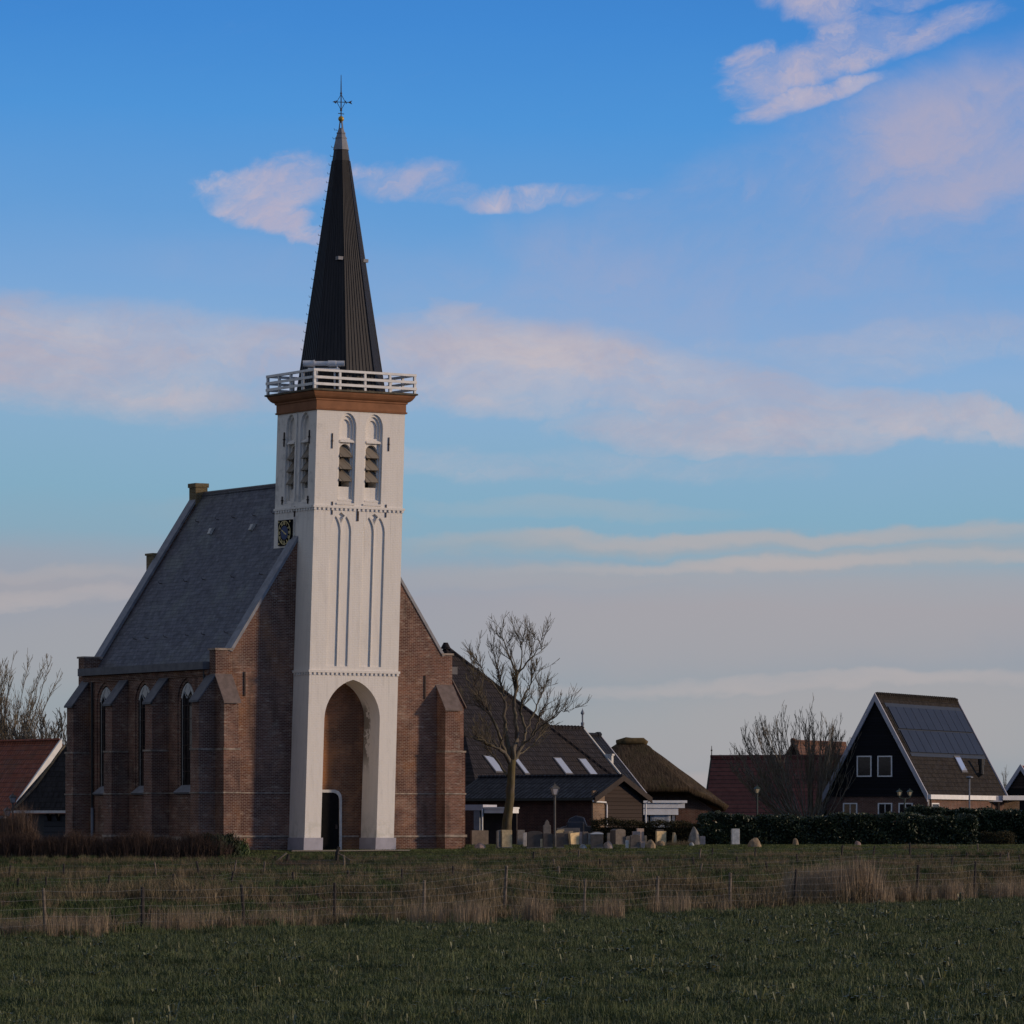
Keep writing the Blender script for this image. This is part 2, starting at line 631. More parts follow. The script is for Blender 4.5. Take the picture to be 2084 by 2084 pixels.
def plank_mat(name, col, w=0.2, axis='z', gap=0.35, rough=.7, var=.3, spec=.25):
    def f(k):
        h, z, x, y = wallvec(k)
        t = z if axis == 'z' else h
        fr = k.m('FRACT', k.m('DIVIDE', t, w))
        cell = k.node('ShaderNodeTexWhiteNoise', {'W': k.m('FLOOR', k.m('DIVIDE', t, w))}, noise_dimensions='1D').outputs[0]
        g = k.node('ShaderNodeTexNoise')
        v = k.vec(k.m('MULTIPLY', h, .5 if axis == 'z' else 6.0), k.m('MULTIPLY', z, 9.0 if axis == 'z' else .7), 0.0)
        n = k.noise(v, 1.4, 4, .6)
        lo = tuple(c * (1 - var) for c in col[:3]) + (1,)
        hi = tuple(c * (1 + var) for c in col[:3]) + (1,)
        c = k.mix(k.m('ADD', k.m('MULTIPLY', cell, .5), k.m('MULTIPLY', n, .5)), lo, hi)
        edge = k.rng(fr, .04, .14, 1.0, 0.0)
        c = k.mix(k.m('MULTIPLY', edge, gap + .45), c, tuple(x * .15 for x in col[:3]) + (1,))
        bump(k, k.m('ADD', k.rng(fr, 0, .12), k.m('MULTIPLY', n, .2)), .6, .02)
        return c
    return mat(name, f, rough, spec)


def plaster_fn(k):
    x, y, z = k.xyz(k.obj)
    n = k.noise(k.obj, .9, 6, .65)
    st = k.noise(k.vec(k.m('MULTIPLY', k.m('ADD', x, y), 5.0), k.m('MULTIPLY', z, .45), 0.0), 1.0, 5, .65)
    c = k.mix(k.m('MULTIPLY', k.rng(st, .46, .74), .5), (.76, .72, .67, 1), (.58, .55, .52, 1))
    c = k.mix(k.m('MULTIPLY', k.rng(n, .45, .85), .3), c, (.62, .60, .56, 1))
    # weathered, darker render up the corner and under the string course
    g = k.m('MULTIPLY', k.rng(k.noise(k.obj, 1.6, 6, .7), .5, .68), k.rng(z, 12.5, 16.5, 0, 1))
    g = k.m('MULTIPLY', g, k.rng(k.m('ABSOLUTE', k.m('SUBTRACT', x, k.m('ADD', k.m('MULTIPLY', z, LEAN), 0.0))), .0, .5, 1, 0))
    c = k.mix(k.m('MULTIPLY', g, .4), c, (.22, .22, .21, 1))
    g2 = k.m('MULTIPLY', k.rng(k.noise(k.obj, 3.0, 5, .7), .55, .66), k.rng(k.noise(k.vec(x, y, k.m('MULTIPLY', z, .25)), .45, 2), .5, .62))
    c = k.mix(k.m('MULTIPLY', g2, .14), c, (.36, .35, .33, 1))
    # lost plaster on the right reveal of the porch
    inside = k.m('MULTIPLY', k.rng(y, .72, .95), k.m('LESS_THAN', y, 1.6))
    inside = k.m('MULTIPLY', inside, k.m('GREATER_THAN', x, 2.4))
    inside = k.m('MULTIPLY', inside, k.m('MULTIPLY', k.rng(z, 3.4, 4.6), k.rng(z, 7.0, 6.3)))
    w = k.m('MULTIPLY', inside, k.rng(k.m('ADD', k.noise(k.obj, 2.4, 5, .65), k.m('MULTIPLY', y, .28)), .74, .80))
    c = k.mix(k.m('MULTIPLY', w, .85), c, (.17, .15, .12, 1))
    # rain streaks under the string courses, green algae near the ground
    band = k.m('MAXIMUM', k.m('MULTIPLY', k.m('LESS_THAN', z, 15.5), k.rng(z, 12.6, 15.5, 0, 1)), k.m('MULTIPLY', k.m('LESS_THAN', z, 8.0), k.rng(z, 6.2, 8.0, 0, 1)))
    stn = k.m('MULTIPLY', band, k.rng(k.noise(k.vec(k.m('MULTIPLY', k.m('ADD', x, y), 9.0), k.m('MULTIPLY', z, .25), 3.0), 1.0, 4, .65), .52, .72))
    c = k.mix(k.m('MULTIPLY', stn, .35), c, (.30, .29, .26, 1))
    alg = k.m('MULTIPLY', k.rng(z, 2.2, .5, 0, 1), k.rng(k.noise(k.obj, 2.2, 5, .65), .42, .66))
    c = k.mix(k.m('MULTIPLY', alg, .4), c, (.33, .34, .26, 1))
    br = k.node('ShaderNodeTexBrick', {'Vector': k.vec(k.m('ADD', x, y), z, 0.0)})
    br.inputs['Scale'].default_value = 1.0
    br.inputs['Brick Width'].default_value = .24
    br.inputs['Row Height'].default_value = .08
    br.inputs['Mortar Size'].default_value = .014
    br.inputs['Mortar Smooth'].default_value = .6
    bump(k, k.m('ADD', k.m('ADD', n, k.m('MULTIPLY', k.noise(k.obj, 9, 4), .7)), k.m('MULTIPLY', br.outputs['Fac'], -.5)), .35, .025)
    return c


M = {}
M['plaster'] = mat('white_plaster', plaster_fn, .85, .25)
M['plinth'] = plain('blue_grey_plinth_paint', g3(.36, .35, .40), .1, 2.0)
M['brick'] = brick_mat('old_church_brick', (.082, .030, .023, 1), (.19, .080, .054, 1), (.27, .145, .10, 1), (.46, .38, .31, 1), (.25, .10, .035, 1), streaks=.62)
M['porch_brick'] = brick_mat('porch_brick', (.12, .048, .025, 1), (.26, .105, .05, 1), (.33, .15, .07, 1), (.36, .27, .19, 1), (.32, .125, .04, 1), streaks=.2)
M['chimney_brick'] = brick_mat('yellow_chimney_brick', (.12, .09, .04, 1), (.24, .18, .09, 1), (.3, .23, .12, 1), (.35, .32, .25, 1))
M['stone'] = plain('weathered_stone_band', g3(.27, .22, .18), .45, 3)
M['slate'] = course_mat('slate_roof', (.070, .072, .092, 1), (.125, .127, .155, 1), (.02, .021, .028, 1), .175, .26, 'v', .6, .4, (.15, .165, .155, 1), seamf=.45)
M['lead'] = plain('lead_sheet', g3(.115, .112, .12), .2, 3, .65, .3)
M['lead_pale'] = plain('coping_lead', g3(.20, .205, .23), .2, 3, .6, .4)  # paler lead for copings, sills and spire cap
M['cap'] = plain('brown_buttress_cap', g3(.15, .115, .105), .2, 4, .75)
M['terracotta'] = plain('ochre_cornice_paint', (.26, .115, .055, 1), .15, 1.5, .8)
M['cornice_top'] = plain('mossy_lead_edge', g3(.10, .085, .06), .4, 5)
M['rail'] = plain('white_rail_paint', g3(.70, .69, .68), .1, 3, .6)
M['siren'] = plain('pale_grey_metal', g3(.62, .62, .64), .06, 3, .5, .4)
M['louver'] = plank_mat('weathered_louvre_board', (.21, .18, .145, 1), .5, 'h', .1, .8, .3)
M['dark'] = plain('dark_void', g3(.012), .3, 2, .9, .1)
M['iron'] = plain('rusted_black_iron', (.045, .03, .026, 1), .4, 8, .75)
M['gold'] = plain('gilding', (.66, .52, .24, 1), .1, 6, .5, .5, .1)
M['gold_dull'] = plain('weathered_gilt_ball', (.42, .27, .035, 1), .25, 6, .45, .5, .3)
M['clockblue'] = plain('clock_blue', (.035, .05, .13, 1), .1, 4, .5)
M['clockblack'] = plain('clock_board_black', (.008, .008, .009, 1), .2, 4, .9, .05)
M['glass'] = plain('dark_window_glass', (.01, .011, .014, 1), .3, 1, .12, .5)
M['glass_sky_tint'] = mat('skylight_glass_sky_tint', lambda k: (.33, .38, .50, 1), .06, 1.0)  # reflected sky put into the pane colour
M['white'] = plain('white_paint', g3(.72, .71, .70), .08, 3, .55)
M['offwhite'] = plain('pale_weathered_paint', g3(.50, .49, .47), .15, 4, .6)
M['greywin'] = plain('grey_blue_paint', g3(.20, .22, .26), .15, 3, .6)


def spire_fn(k):
    x, y, z = k.xyz(k.obj)
    a = k.m('ARCTAN2', k.m('SUBTRACT', y, 1.77), k.m('SUBTRACT', x, 3.01))
    v = k.vec(k.m('MULTIPLY', a, 9.0), k.m('MULTIPLY', z, .22), 0.0)
    n = k.noise(v, 2.4, 5, .65)
    sp = k.noise(k.vec(k.m('MULTIPLY', a, 16.0), k.m('MULTIPLY', z, .9), 2.0), 1.5, 4, .7)
    c = k.mix(k.rng(n, .3, .7), (.013, .013, .017, 1), (.033, .030, .033, 1))
    c = k.mix(k.m('MULTIPLY', k.rng(sp, .66, .78), .7), c, (.20, .17, .145, 1))
    bump(k, n, .4, .02)
    return c


M['spire'] = mat('weathered_spire_boards', spire_fn, .62, .35)
M['tile_dark'] = course_mat('anthracite_pantiles', (.026, .023, .027, 1), (.046, .041, .046, 1), (.007, .007, .008, 1), .25, .23, 'u', .8, .08, (.046, .036, .032, 1), .6)
M['tile_gloss'] = course_mat('glazed_dark_tiles', (.013, .014, .021, 1), (.023, .025, .036, 1), (.004, .004, .006, 1), .26, .28, 'u', .55, .16, None, .9)
M['tile_black'] = course_mat('black_tiles', (.012, .013, .017, 1), (.02, .021, .027, 1), (.004, .004, .005, 1), .26, .28, 'u', .7, .2, None, .9)
M['tile_red'] = course_mat('orange_red_pantiles', (.20, .048, .020, 1), (.28, .076, .030, 1), (.03, .011, .009, 1), .25, .24, 'u', .7, .3, (.12, .06, .03, 1), .6)
M['tile_wine'] = course_mat('wine_red_roof_tiles', (.105, .033, .030, 1), (.15, .048, .040, 1), (.018, .009, .009, 1), .27, .3, 'u', .65, .3, None, .5, .95)
M['tile_brown'] = course_mat('brown_grey_pantiles', (.026, .021, .018, 1), (.046, .038, .031, 1), (.008, .007, .006, 1), .25, .23, 'u', .8, .08, None, .6)
M['tile_rust'] = course_mat('rust_brown_pantiles', (.13, .06, .035, 1), (.19, .09, .05, 1), (.04, .02, .016, 1), .25, .23, 'u', .7, .3, None, .6)
M['brick_dark'] = brick_mat('dark_red_house_brick', (.055, .022, .02, 1), (.095, .038, .03, 1), (.13, .055, .042, 1), (.15, .12, .10, 1), streaks=.15)
M['brick_house'] = brick_mat('house_brick', (.09, .042, .032, 1), (.15, .07, .05, 1), (.2, .1, .072, 1), (.3, .25, .21, 1), streaks=.3)
M['brick_pale'] = brick_mat('pale_house_brick', (.16, .10, .065, 1), (.26, .165, .105, 1), (.32, .21, .14, 1), (.38, .33, .27, 1), streaks=.3)
M['boards_brown'] = plank_mat('brown_weatherboard', (.050, .037, .032, 1), .2, spec=.05)
M['boards_black'] = plank_mat('black_tarred_boards', (.010, .011, .015, 1), .17, 'z', .3, .75, .3, .12)
M['boards_grey'] = plank_mat('slate_grey_boards', (.045, .05, .062, 1), .28)
M['render_grey'] = plain('grey_render', g3(.06, .063, .068), .15, 1.5)
M['grey_shaded_white'] = plain('grey_and_shaded_white_paint', g3(.40, .40, .45), .1, 3, .6)  # grey paint; on white verges the grey holds their shade
M['brown_trim'] = plain('brown_grey_trim', (.05, .04, .036, 1), .15, 3, .8, .1)
M['solar'] = plain('solar_panel_glass', (.017, .020, .032, 1), .15, .8, .5, .22)
M['asphalt_dark'] = plain('black_metal', g3(.02), .3, 5, .5, .4)
M['tarp'] = plain('dark_blue_sheet', (.026, .029, .042, 1), .3, 2, .45, .45)


def thatch(k):
    x, y, z = k.xyz(k.obj)
    n = k.noise(k.vec(k.m('MULTIPLY', x, 7.0), y, k.m('MULTIPLY', z, 1.6)), 1.5, 5, .7)
    b = k.noise(k.obj, .8, 4, .6)
    c = k.mix(k.rng(n, .3, .7), (.028, .020, .015, 1), (.088, .066, .047, 1))
    c = k.mix(k.m('MULTIPLY', k.rng(b, .45, .7), .55), c, (.045, .042, .02, 1))
    bump(k, n, .9, .08)
    return c


M['thatch'] = mat('old_thatch', thatch, .95, .1)
M['ridge_turf'] = plain('turf_ridge', (.085, .06, .026, 1), .3, 5, .9)
M['post'] = plain('weathered_fence_post', (.15, .122, .095, 1), .45, 9, .9)
M['post_dark'] = plain('dark_fence_post', (.045, .038, .034, 1), .4, 9, .9)
M['wire'] = plain('galvanised_wire', g3(.22), .1, 5, .6, .4, .2)
M['lampglass_pale'] = plain('milky_lamp_glass', g3(.42, .40, .42), .1, 4, .3)
M['lampglass_cream'] = plain('cream_lamp_glass', (.50, .42, .28, 1), .1, 4, .3)
M['lamp_green'] = plain('dark_green_lamp_iron', (.022, .04, .035, 1), .2, 4, .5, .4)
M['lamp_grey'] = plain('grey_lamp_iron', (.09, .085, .08, 1), .2, 4, .6)


def stone_mat(name, col, var=.25, rough=.75, sc=5.0):
    return plain(name, col, var, sc, rough, .3)


def bark_mat(name, col, moss, mf):
    def f(k):
        x, y, z = k.xyz(k.pos)
        n = k.noise(k.vec(k.m('MULTIPLY', x, 5.0), k.m('MULTIPLY', y, 5.0), z), 1.6, 5, .65)
        b = k.noise(k.pos, .9, 4, .6)
        c = k.mix(k.rng(n, .3, .7), tuple(c * .55 for c in col[:3]) + (1,), tuple(c * 1.35 for c in col[:3]) + (1,))
        bump(k, n, .6, .03)
        return k.mix(k.m('MULTIPLY', k.rng(b, .35, .65), mf), c, moss)
    return mat(name, f, .9, .15)


M['bark'] = bark_mat('mossy_bark', (.11, .088, .065, 1), (.13, .105, .03, 1), .6)
M['branch'] = bark_mat('branch_bark', (.13, .11, .09, 1), (.12, .11, .05, 1), .4)
M['branch_pale'] = bark_mat('pale_branch_bark', (.20, .165, .13, 1), (.19, .16, .08, 1), .4)
M['bark_far'] = bark_mat('grey_bark', (.12, .105, .09, 1), (.10, .09, .05, 1), .3)


def grass_mat(name, cols, sc=.35, rough=.65, spec=.28, low=None):
    """blades: colour drifts over the ground in patches and from blade to blade"""
    def f(k):
        n = k.noise(k.pos, sc, 5, .68)
        n2 = k.noise(k.pos, sc * 5, 4, .65)
        ri = k.node('ShaderNodeObjectInfo').outputs['Random']
        c = k.mix(k.rng(n, .42, .58), cols[0], cols[1])
        c = k.mix(k.m('MULTIPLY', k.rng(n2, .48, .62), .8), c, cols[2])
        c = k.mix(k.m('MULTIPLY', ri, .45), c, cols[3])
        return c
    return mat(name, f, rough, spec)


M['grass'] = grass_mat('field_grass_blades', [(.034, .058, .014, 1), (.074, .102, .034, 1), (.066, .086, .048, 1), (.12, .128, .055, 1)], .3)
M['lawn'] = grass_mat('lawn_blades', [(.055, .085, .016, 1), (.075, .10, .022, 1), (.06, .075, .02, 1), (.08, .085, .03, 1)], .5)
M['bankgrass'] = grass_mat('bank_grass_blades', [(.030, .060, .012, 1), (.056, .095, .022, 1), (.05, .06, .022, 1), (.085, .085, .038, 1)], .4)
M['drygrass'] = grass_mat('dry_grass_blades', [(.105, .080, .040, 1), (.185, .138, .078, 1), (.075, .066, .038, 1), (.27, .21, .13, 1)], .5, .7)
M['reed'] = grass_mat('reed_stalks', [(.23, .17, .11, 1), (.30, .225, .15, 1), (.18, .14, .10, 1), (.36, .28, .19, 1)], .6, .7)
M['bramble'] = grass_mat('bramble_twigs', [(.075, .045, .032, 1), (.10, .065, .045, 1), (.06, .04, .035, 1), (.13, .085, .06, 1)], .6, .7)
M['thicket'] = grass_mat('thicket_twigs', [(.042, .024, .018, 1), (.06, .036, .026, 1), (.035, .022, .018, 1), (.08, .05, .035, 1)], .6, .8)
M['weed'] = grass_mat('weed_leaves', [(.07, .085, .03, 1), (.10, .11, .045, 1), (.06, .075, .04, 1), (.16, .15, .07, 1)], .6, .5, .4)


def ground_fn(k):
    n = k.noise(k.pos, .25, 5, .65)
    n2 = k.noise(k.pos, 2.6, 5, .7)
    c = k.mix(k.rng(n, .35, .65), (.030, .036, .014, 1), (.050, .050, .022, 1))
    c = k.mix(k.m('MULTIPLY', k.rng(n2, .45, .7), .7), c, (.030, .022, .013, 1))
    bump(k, n2, .8, .06)
    return c


M['ground'] = mat('meadow_soil', ground_fn, .95, .1)


def leaf_fn(c1, c2, c3):
    def f(k):
        n = k.noise(k.pos, 1.3, 3)
        wn = k.node('ShaderNodeTexWhiteNoise', {'Vector': k.node('ShaderNodeVectorMath', {0: k.pos, 1: (4, 4, 4)}, operation='MULTIPLY').outputs[0]}).outputs[0]
        c = k.mix(k.rng(n, .35, .65), c1, c2)
        return k.mix(k.m('MULTIPLY', k.noise(k.pos, 9.0, 2), .35), c, c3)
    return f


M['laurel'] = mat('laurel_leaves', leaf_fn((.014, .024, .011, 1), (.022, .038, .016, 1), (.05, .07, .035, 1)), .5, .35)
M['beech'] = mat('brown_hedge_leaves', leaf_fn((.03, .026, .010, 1), (.05, .042, .016, 1), (.07, .055, .025, 1)), .7, .2)
M['bushgreen'] = mat('dark_bush_leaves', leaf_fn((.012, .02, .008, 1), (.02, .032, .011, 1), (.04, .045, .018, 1)), .6, .3)
# ------------------------------------------------------------------ terrain
def lerp(a, b, t):
    return a + (b - a) * t


def field_z(X, Y):
    return -2.15 + .0055 * (Y - 137) + .0072 * (X + 13)


def row_y(i, xi):
    """distance of fence row i (1 = nearest) in the direction of photo column xi"""
    t = (xi - 90.0) / 1894.0
    t = max(-.5, min(1.5, t))
    a, b = ((137, 180), (168, 196), (188, 206), (205, 213))[i - 1]
    return 1.0 / lerp(1.0 / a, 1.0 / b, t)


def zt(X, Y):
    xi = CX + F * X / max(Y, 20.0)
    t = max(-.4, min(1.4, (xi - 90.0) / 1894.0))
    Y1, Y2, Y3, Y4 = (row_y(i, xi) for i in (1, 2, 3, 4))
    z1 = field_z(X, Y1)
    if Y <= Y1:
        z = field_z(X, Y)
    else:
        z2 = CZ - (lerp(1812, 1768, t) - HZ) / F * Y2
        z3 = CZ - (lerp(1788, 1757, t) - HZ) / F * Y3
        z4 = CZ - (lerp(1773, 1738, t) - HZ) / F * Y4
        g = .22 if X > -2 else .05
        pts = [(Y1, z1), (Y1 + 2.5, z1 - .3), (Y1 + 5, z1 - .25), (Y2 - 4, z2 - .12), (Y2, z2), (Y2 + 6, z2 - .30), (Y3 - 3, z3 - .22), (Y3, z3), (Y3 + 6, z3 - .28), (Y4 - 2.5, z4 - .2), (Y4, z4), (max(Y4 + 2.5, 215.5), -.30), (218.5, -.16), (221.0, -.01), (228, g), (260, g), (9000, g)]
        z = pts[-1][1]
        for (a, za), (b, zb) in zip(pts, pts[1:]):
            if Y <= b:
                q = (Y - a) / max(b - a, 1e-3)
                z = lerp(za, zb, q)
                break
    if Y < 220:
        z += .07 * (mnoise.noise(Vector((X * .22, Y * .22, 3.0)))) + .03 * mnoise.noise(Vector((X * .9, Y * .9, 8.0)))
    return z


xs = [-6000, -2500, -900, -300, -120, -70] + list(np.arange(-44, 44.01, .8)) + [70, 120, 300, 900, 2500, 6000]
ys = [-300, -60, 0, 20, 40, 55] + list(np.arange(64, 236, .8)) + [245, 260, 300, 400, 700, 1500, 4000, 9000]
gv = [(x, y, zt(x, y)) for y in ys for x in xs]
nx = len(xs)
gf = [(j * nx + i, j * nx + i + 1, (j + 1) * nx + i + 1, (j + 1) * nx + i) for j in range(len(ys) - 1) for i in range(nx - 1)]
gm = MB()
gm.add(gv, gf)
go = gm.build('ground', M['ground'], smooth=True)
tag(go, kind='structure')

# ------------------------------------------------------------------ the church
CH = Frame(619, 222.0, 33)
church = CH.root('church', 'brick village church with a tall white tower, dark pointed spire and slate nave roof', 'church')
VG = 1.4                                   # gable plane
UL, UR, VB = -3.8, 8.8, 14.5               # nave walls
UC = 2.65

# tower shaft
t = MB()
t.hexa([(0, 0, -.2), (4.74, 0, -.2), (4.74, 3.54, -.2), (0, 3.54, -.2)], [(0, 0, 20.02), (4.68, 0, 20.02), (4.68, 3.54, 20.02), (0, 3.54, 20.02)])
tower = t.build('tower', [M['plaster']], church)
cut = []


def ucut(poly, v0, v1):
    cut.append(MB().prism(poly, 'v', v0, v1))


def vcut(poly, u0, u1):
    cut.append(MB().prism(poly, 'u', u0, u1))


ucut(arch(2.33, 1.475, -.5, 5.95, 7.78, 14), -1, VG)            # porch arch
NICH = [(1.645, .46), (3.055, .47)]
OPEN = [(1.60, .37), (3.02, .38)]
for c, hw in NICH:
    ucut(arch(c, hw, 15.80, 19.25, 19.90, 10, True), -1, .08)
    ucut(arch(c, hw - .1, 15.92, 19.22, 19.78, 10, True), -1, .16)
for c, hw in NICH:
    ucut(arch(c - .03, hw - .19, 18.78, 19.25, 19.62, 10, True), -1, .24)
    ucut(arch(c - .03, hw - .15, 16.55, 18.15, 18.5, 8, True), -1, 1.1)
LN = [(1.03, .40), (2.31, .40)]
for c, hw in LN:
    vcut(arch(c, hw, 15.85, 19.25, 19.92, 10, True), -1, .12)
    vcut(arch(c, hw - .09, 15.97, 19.22, 19.80, 10, True), -1, .24)
for c, hw in LN:
    vcut(arch(c, hw - .13, 16.5, 18.2, 18.5, 8, True), -1, 1.1)
for c, hw in ((1.155, .275), (1.72, .275), (2.91, .285), (3.50, .285)):
    ucut(arch(c, hw, 8.38, 14.45, 15.2, 8), -1, .065)
for c in (1.437, 3.205):
    ucut([(c - .13, 15.16), (c, 14.86), (c + .13, 15.16), (c + .2, 15.22), (c, 15.38), (c - .2, 15.22)], -1, .11)
carve(tower, cut)
for vtx in tower.data.vertices:
    vtx.co.x += LEAN * vtx.co.z

bw = MB()
bw.box(.8, 3.9, VG - .02, VG + .2, -.2, 7.75)
porch = bw.build('porch_back_wall', M['porch_brick'], church, lean=True)
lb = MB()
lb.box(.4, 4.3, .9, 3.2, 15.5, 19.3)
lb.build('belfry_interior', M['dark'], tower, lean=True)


def louver(cu, hw, front, z):
    b = MB()
    h = .52
    if front:
        b.hexa([(cu - hw, -.015, z), (cu + hw, -.015, z), (cu + hw, .03, z - .02), (cu - hw, .03, z - .02)],
               [(cu - hw, .34, z + h), (cu + hw, .34, z + h), (cu + hw, .385, z + h - .02), (cu - hw, .385, z + h - .02)])
    else:
        b.hexa([(-.02, cu - hw, z), (-.02, cu + hw, z), (.03, cu + hw, z - .02), (.03, cu - hw, z - .02)],
               [(.34, cu - hw, z + h), (.34, cu + hw, z + h), (.385, cu + hw, z + h - .02), (.385, cu - hw, z + h - .02)])
    b.build('louver', M['louver'], tower, lean=True)


for c, hw in NICH:
    for z in (17.90, 17.35, 16.80):
        louver(c - .03, hw - .15, True, z)
for c, hw in LN:
    for z in (17.86, 17.30, 16.74):
        louver(c, hw - .135, False, z)
s_ = MB()
for c, hw in NICH:
    s_.prism([(.24, 18.78), (-.0, 18.62), (-.0, 18.56), (.24, 18.56)], 'u', c - hw + .1, c + hw - .1)
    s_.prism([(.24, 16.08), (.06, 15.95), (.06, 15.90), (.24, 15.90)], 'u', c - hw + .1, c + hw - .1)
    s_.box(c - hw - .03, c + hw + .03, -.05, .1, 15.72, 15.80)
for c, hw in LN:
    s_.prism([(.24, 18.78), (-.0, 18.62), (-.0, 18.56), (.24, 18.56)], 'v', c - hw + .09, c + hw - .09)
s_.build_each('niche_sill', M['plaster'], tower, lean=True)

for z0, z1 in ((15.50, 15.66), (8.03, 8.20)):
    b = MB()
    b.box(-.07, 4.78, -.07, .0, z0 + .06, z1)
    b.box(-.07, 0, -.002, 3.54 if z0 > 10 else VG, z0 + .06, z1)
    for i in range(21):
        u = -.03 + i * .232
        b.box(u, u + .12, -.055, .0, z0 - .05, z0 + .058)
    for i in range(15 if z0 > 10 else 6):
        v = .03 + i * .232
        b.box(-.055, 0, v, v + .12, z0 - .05, z0 + .058)
    b.build('string_course', M['plaster'], tower, lean=True)
# plinth of the two piers
b = MB()
b.box(-.07, .93, -.07, VG - .03, -.2, .6)
b.box(3.73, 4.82, -.07, VG - .03, -.2, .6)
b.build_each('plinth', M['plinth'], tower, lean=True)
# anchor irons
for u, za, zb in ((.84, 18.25, 18.94), (3.85, 18.25, 18.88), (.94, 15.25, 15.84), (3.80, 15.22, 15.81), (2.31, 15.0, 15.57)):
    b = MB()
    wd = .022 if u != 2.31 else .04
    b.box(u - wd, u + wd, -.04, .01, za, zb)
    zc = (za + zb) / 2
    b.box(u - .05, u + .05, -.03, .01, zc - .025, zc + .025)
    b.build('anchor_iron', M['iron'], tower, lean=True)
for v, za, zb in ((2.83, 18.48, 19.13), (.58, 18.48, 19.09), (2.85, 15.83, 16.2), (.55, 15.74, 16.1), (1.70, 15.2, 15.68)):
    b = MB()
    b.box(-.06, -.01, v - .022, v + .022, za, zb)
    b.box(-.06, -.01, v - .07, v + .07, (za + zb) / 2 - .03, (za + zb) / 2 + .03)
    b.build('anchor_iron', M['iron'], tower, lean=True)
b = MB()
b.tube([(-.05, 1.66, 15.9), (-.05, 1.66, 19.9)], .022, 5)
b.tube([(-.05, 1.66, 13.5), (-.05, 1.66, 15.2)], .022, 5)
b.build('lightning_wire', M['offwhite'], tower, lean=True)

# cornice and gallery
US, V1 = .675, 3.54
UE = US + 4.68


def ring(prof, mats, name, par):
    b = MB()
    o = []
    for (e, z) in prof:
        o.append(len(b.v))
        b.v += [(US - e, -e, z), (UE + e, -e, z), (UE + e, V1 + e, z), (US - e, V1 + e, z)]
    for i in range(len(prof) - 1):
        for k in range(4):
            b.f.append((o[i] + k, o[i] + (k + 1) % 4, o[i + 1] + (k + 1) % 4, o[i + 1] + k))
            b.mi.append(0)
    b.f += [(o[0], o[0] + 3, o[0] + 2, o[0] + 1), (o[-1], o[-1] + 1, o[-1] + 2, o[-1] + 3)]
    b.mi += [0, 0]
    return b.build(name, mats, par)


cor = ring([(.0, 19.97), (.07, 19.985), (.09, 20.05), (.04, 20.07), (.04, 20.41), (.09, 20.43), (.10, 20.50), (.17, 20.53), (.25, 20.60), (.33, 20.72), (.36, 20.80), (.39, 20.81)], M['terracotta'], 'cornice', church)
ring([(.38, 20.812), (.44, 20.83), (.44, 20.90), (.30, 20.93)], M['cornice_top'], 'gallery_floor', cor)
rail = thing('gallery_railing', None, None)
del_props = rail
rail.parent = church
e = .32
zb, ztp = 20.91, 21.78
fu = [US - e + (UE - US + 2 * e) * i / 4 for i in range(5)]
fv = [-e + (V1 + 2 * e) * i / 4 for i in range(5)]
for i, u in enumerate(fu):
    for v in (fv[0], fv[4]):
        b = MB()
        b.box(u - .055, u + .055, v - .055, v + .055, zb, ztp - .09)
        b.build('post', M['rail'], rail)
for v in fv[1:4]:
    for u in (fu[0], fu[4]):
        b = MB()
        b.box(u - .055, u + .055, v - .055, v + .055, zb, ztp - .09)
        b.build('post', M['rail'], rail)
for z0, z1, nm in ((ztp - .088, ztp + .02, 'top_rail'), (21.36, 21.48, 'rail_board'), (21.06, 21.18, 'rail_board')):
    wd = .07 if nm == 'top_rail' else .022
    off = 0 if nm == 'top_rail' else -.078
    for v, sg in ((fv[0], 1), (fv[4], -1)):
        b = MB()
        b.box(fu[0] - .07, fu[4] + .07, v - wd + off * sg, v + wd + off * sg, z0, z1)
        b.build(nm, M['rail'], rail)
    for u, sg in ((fu[0], 1), (fu[4], -1)):
        b = MB()
        b.box(u - wd + off * sg, u + wd + off * sg, fv[0] + .075, fv[4] - .075, z0, z1)
        b.build(nm, M['rail'], rail)

# spire
SU, SV = 3.01, 1.77
PH = R(22.5)


def rs(z):
    return 2.03 - (z - 20.92) * .1517


b = MB()
b.lathe([(rs(20.9), 20.9), (rs(32.16), 32.16)], 8, (SU, SV), 0, PH)
for k in range(8):
    a0, a1 = PH + k * math.pi / 4, PH + (k + 1) * math.pi / 4
    for q in range(8):
        f0 = q / 8 - .035
        f1 = q / 8 + .035
        lo, hi = [], []
        for z, dst, sc in ((20.9, lo, 1), (31.6, hi, 1)):
            r = rs(z)
            A = Vector((SU + r * math.cos(a0), SV + r * math.sin(a0), z))
            B = Vector((SU + r * math.cos(a1), SV + r * math.sin(a1), z))
            nn = Vector((math.cos((a0 + a1) / 2), math.sin((a0 + a1) / 2), .14))
            p, q2 = A.lerp(B, f0), A.lerp(B, f1)
            dst += [p - nn * .01, q2 - nn * .01, q2 + nn * .022, p + nn * .022]
        b.hexa(lo, hi)
spire = b.build('spire', M['spire'], church)
b = MB()
b.lathe([(rs(32.05) + .03, 32.10), (.25, 32.62), (.27, 32.63), (.27, 32.68), (.235, 32.69), (.19, 32.84), (.21, 32.85), (.21, 32.90), (.17, 32.91), (.11, 33.10), (.04, 33.12)], 8, (SU, SV), 0, PH)
b.tube([(SU - .1, SV, 33.08), (SU - .05, SV, 33.42)], .03, 6)
b.tube([(SU + .1, SV, 33.08), (SU + .05, SV, 33.42)], .03, 6)
b.tube([(SU, SV - .1, 33.08), (SU, SV - .05, 33.42)], .03, 6)
b.build('spire_cap', M['lead_pale'], spire)
b = MB()
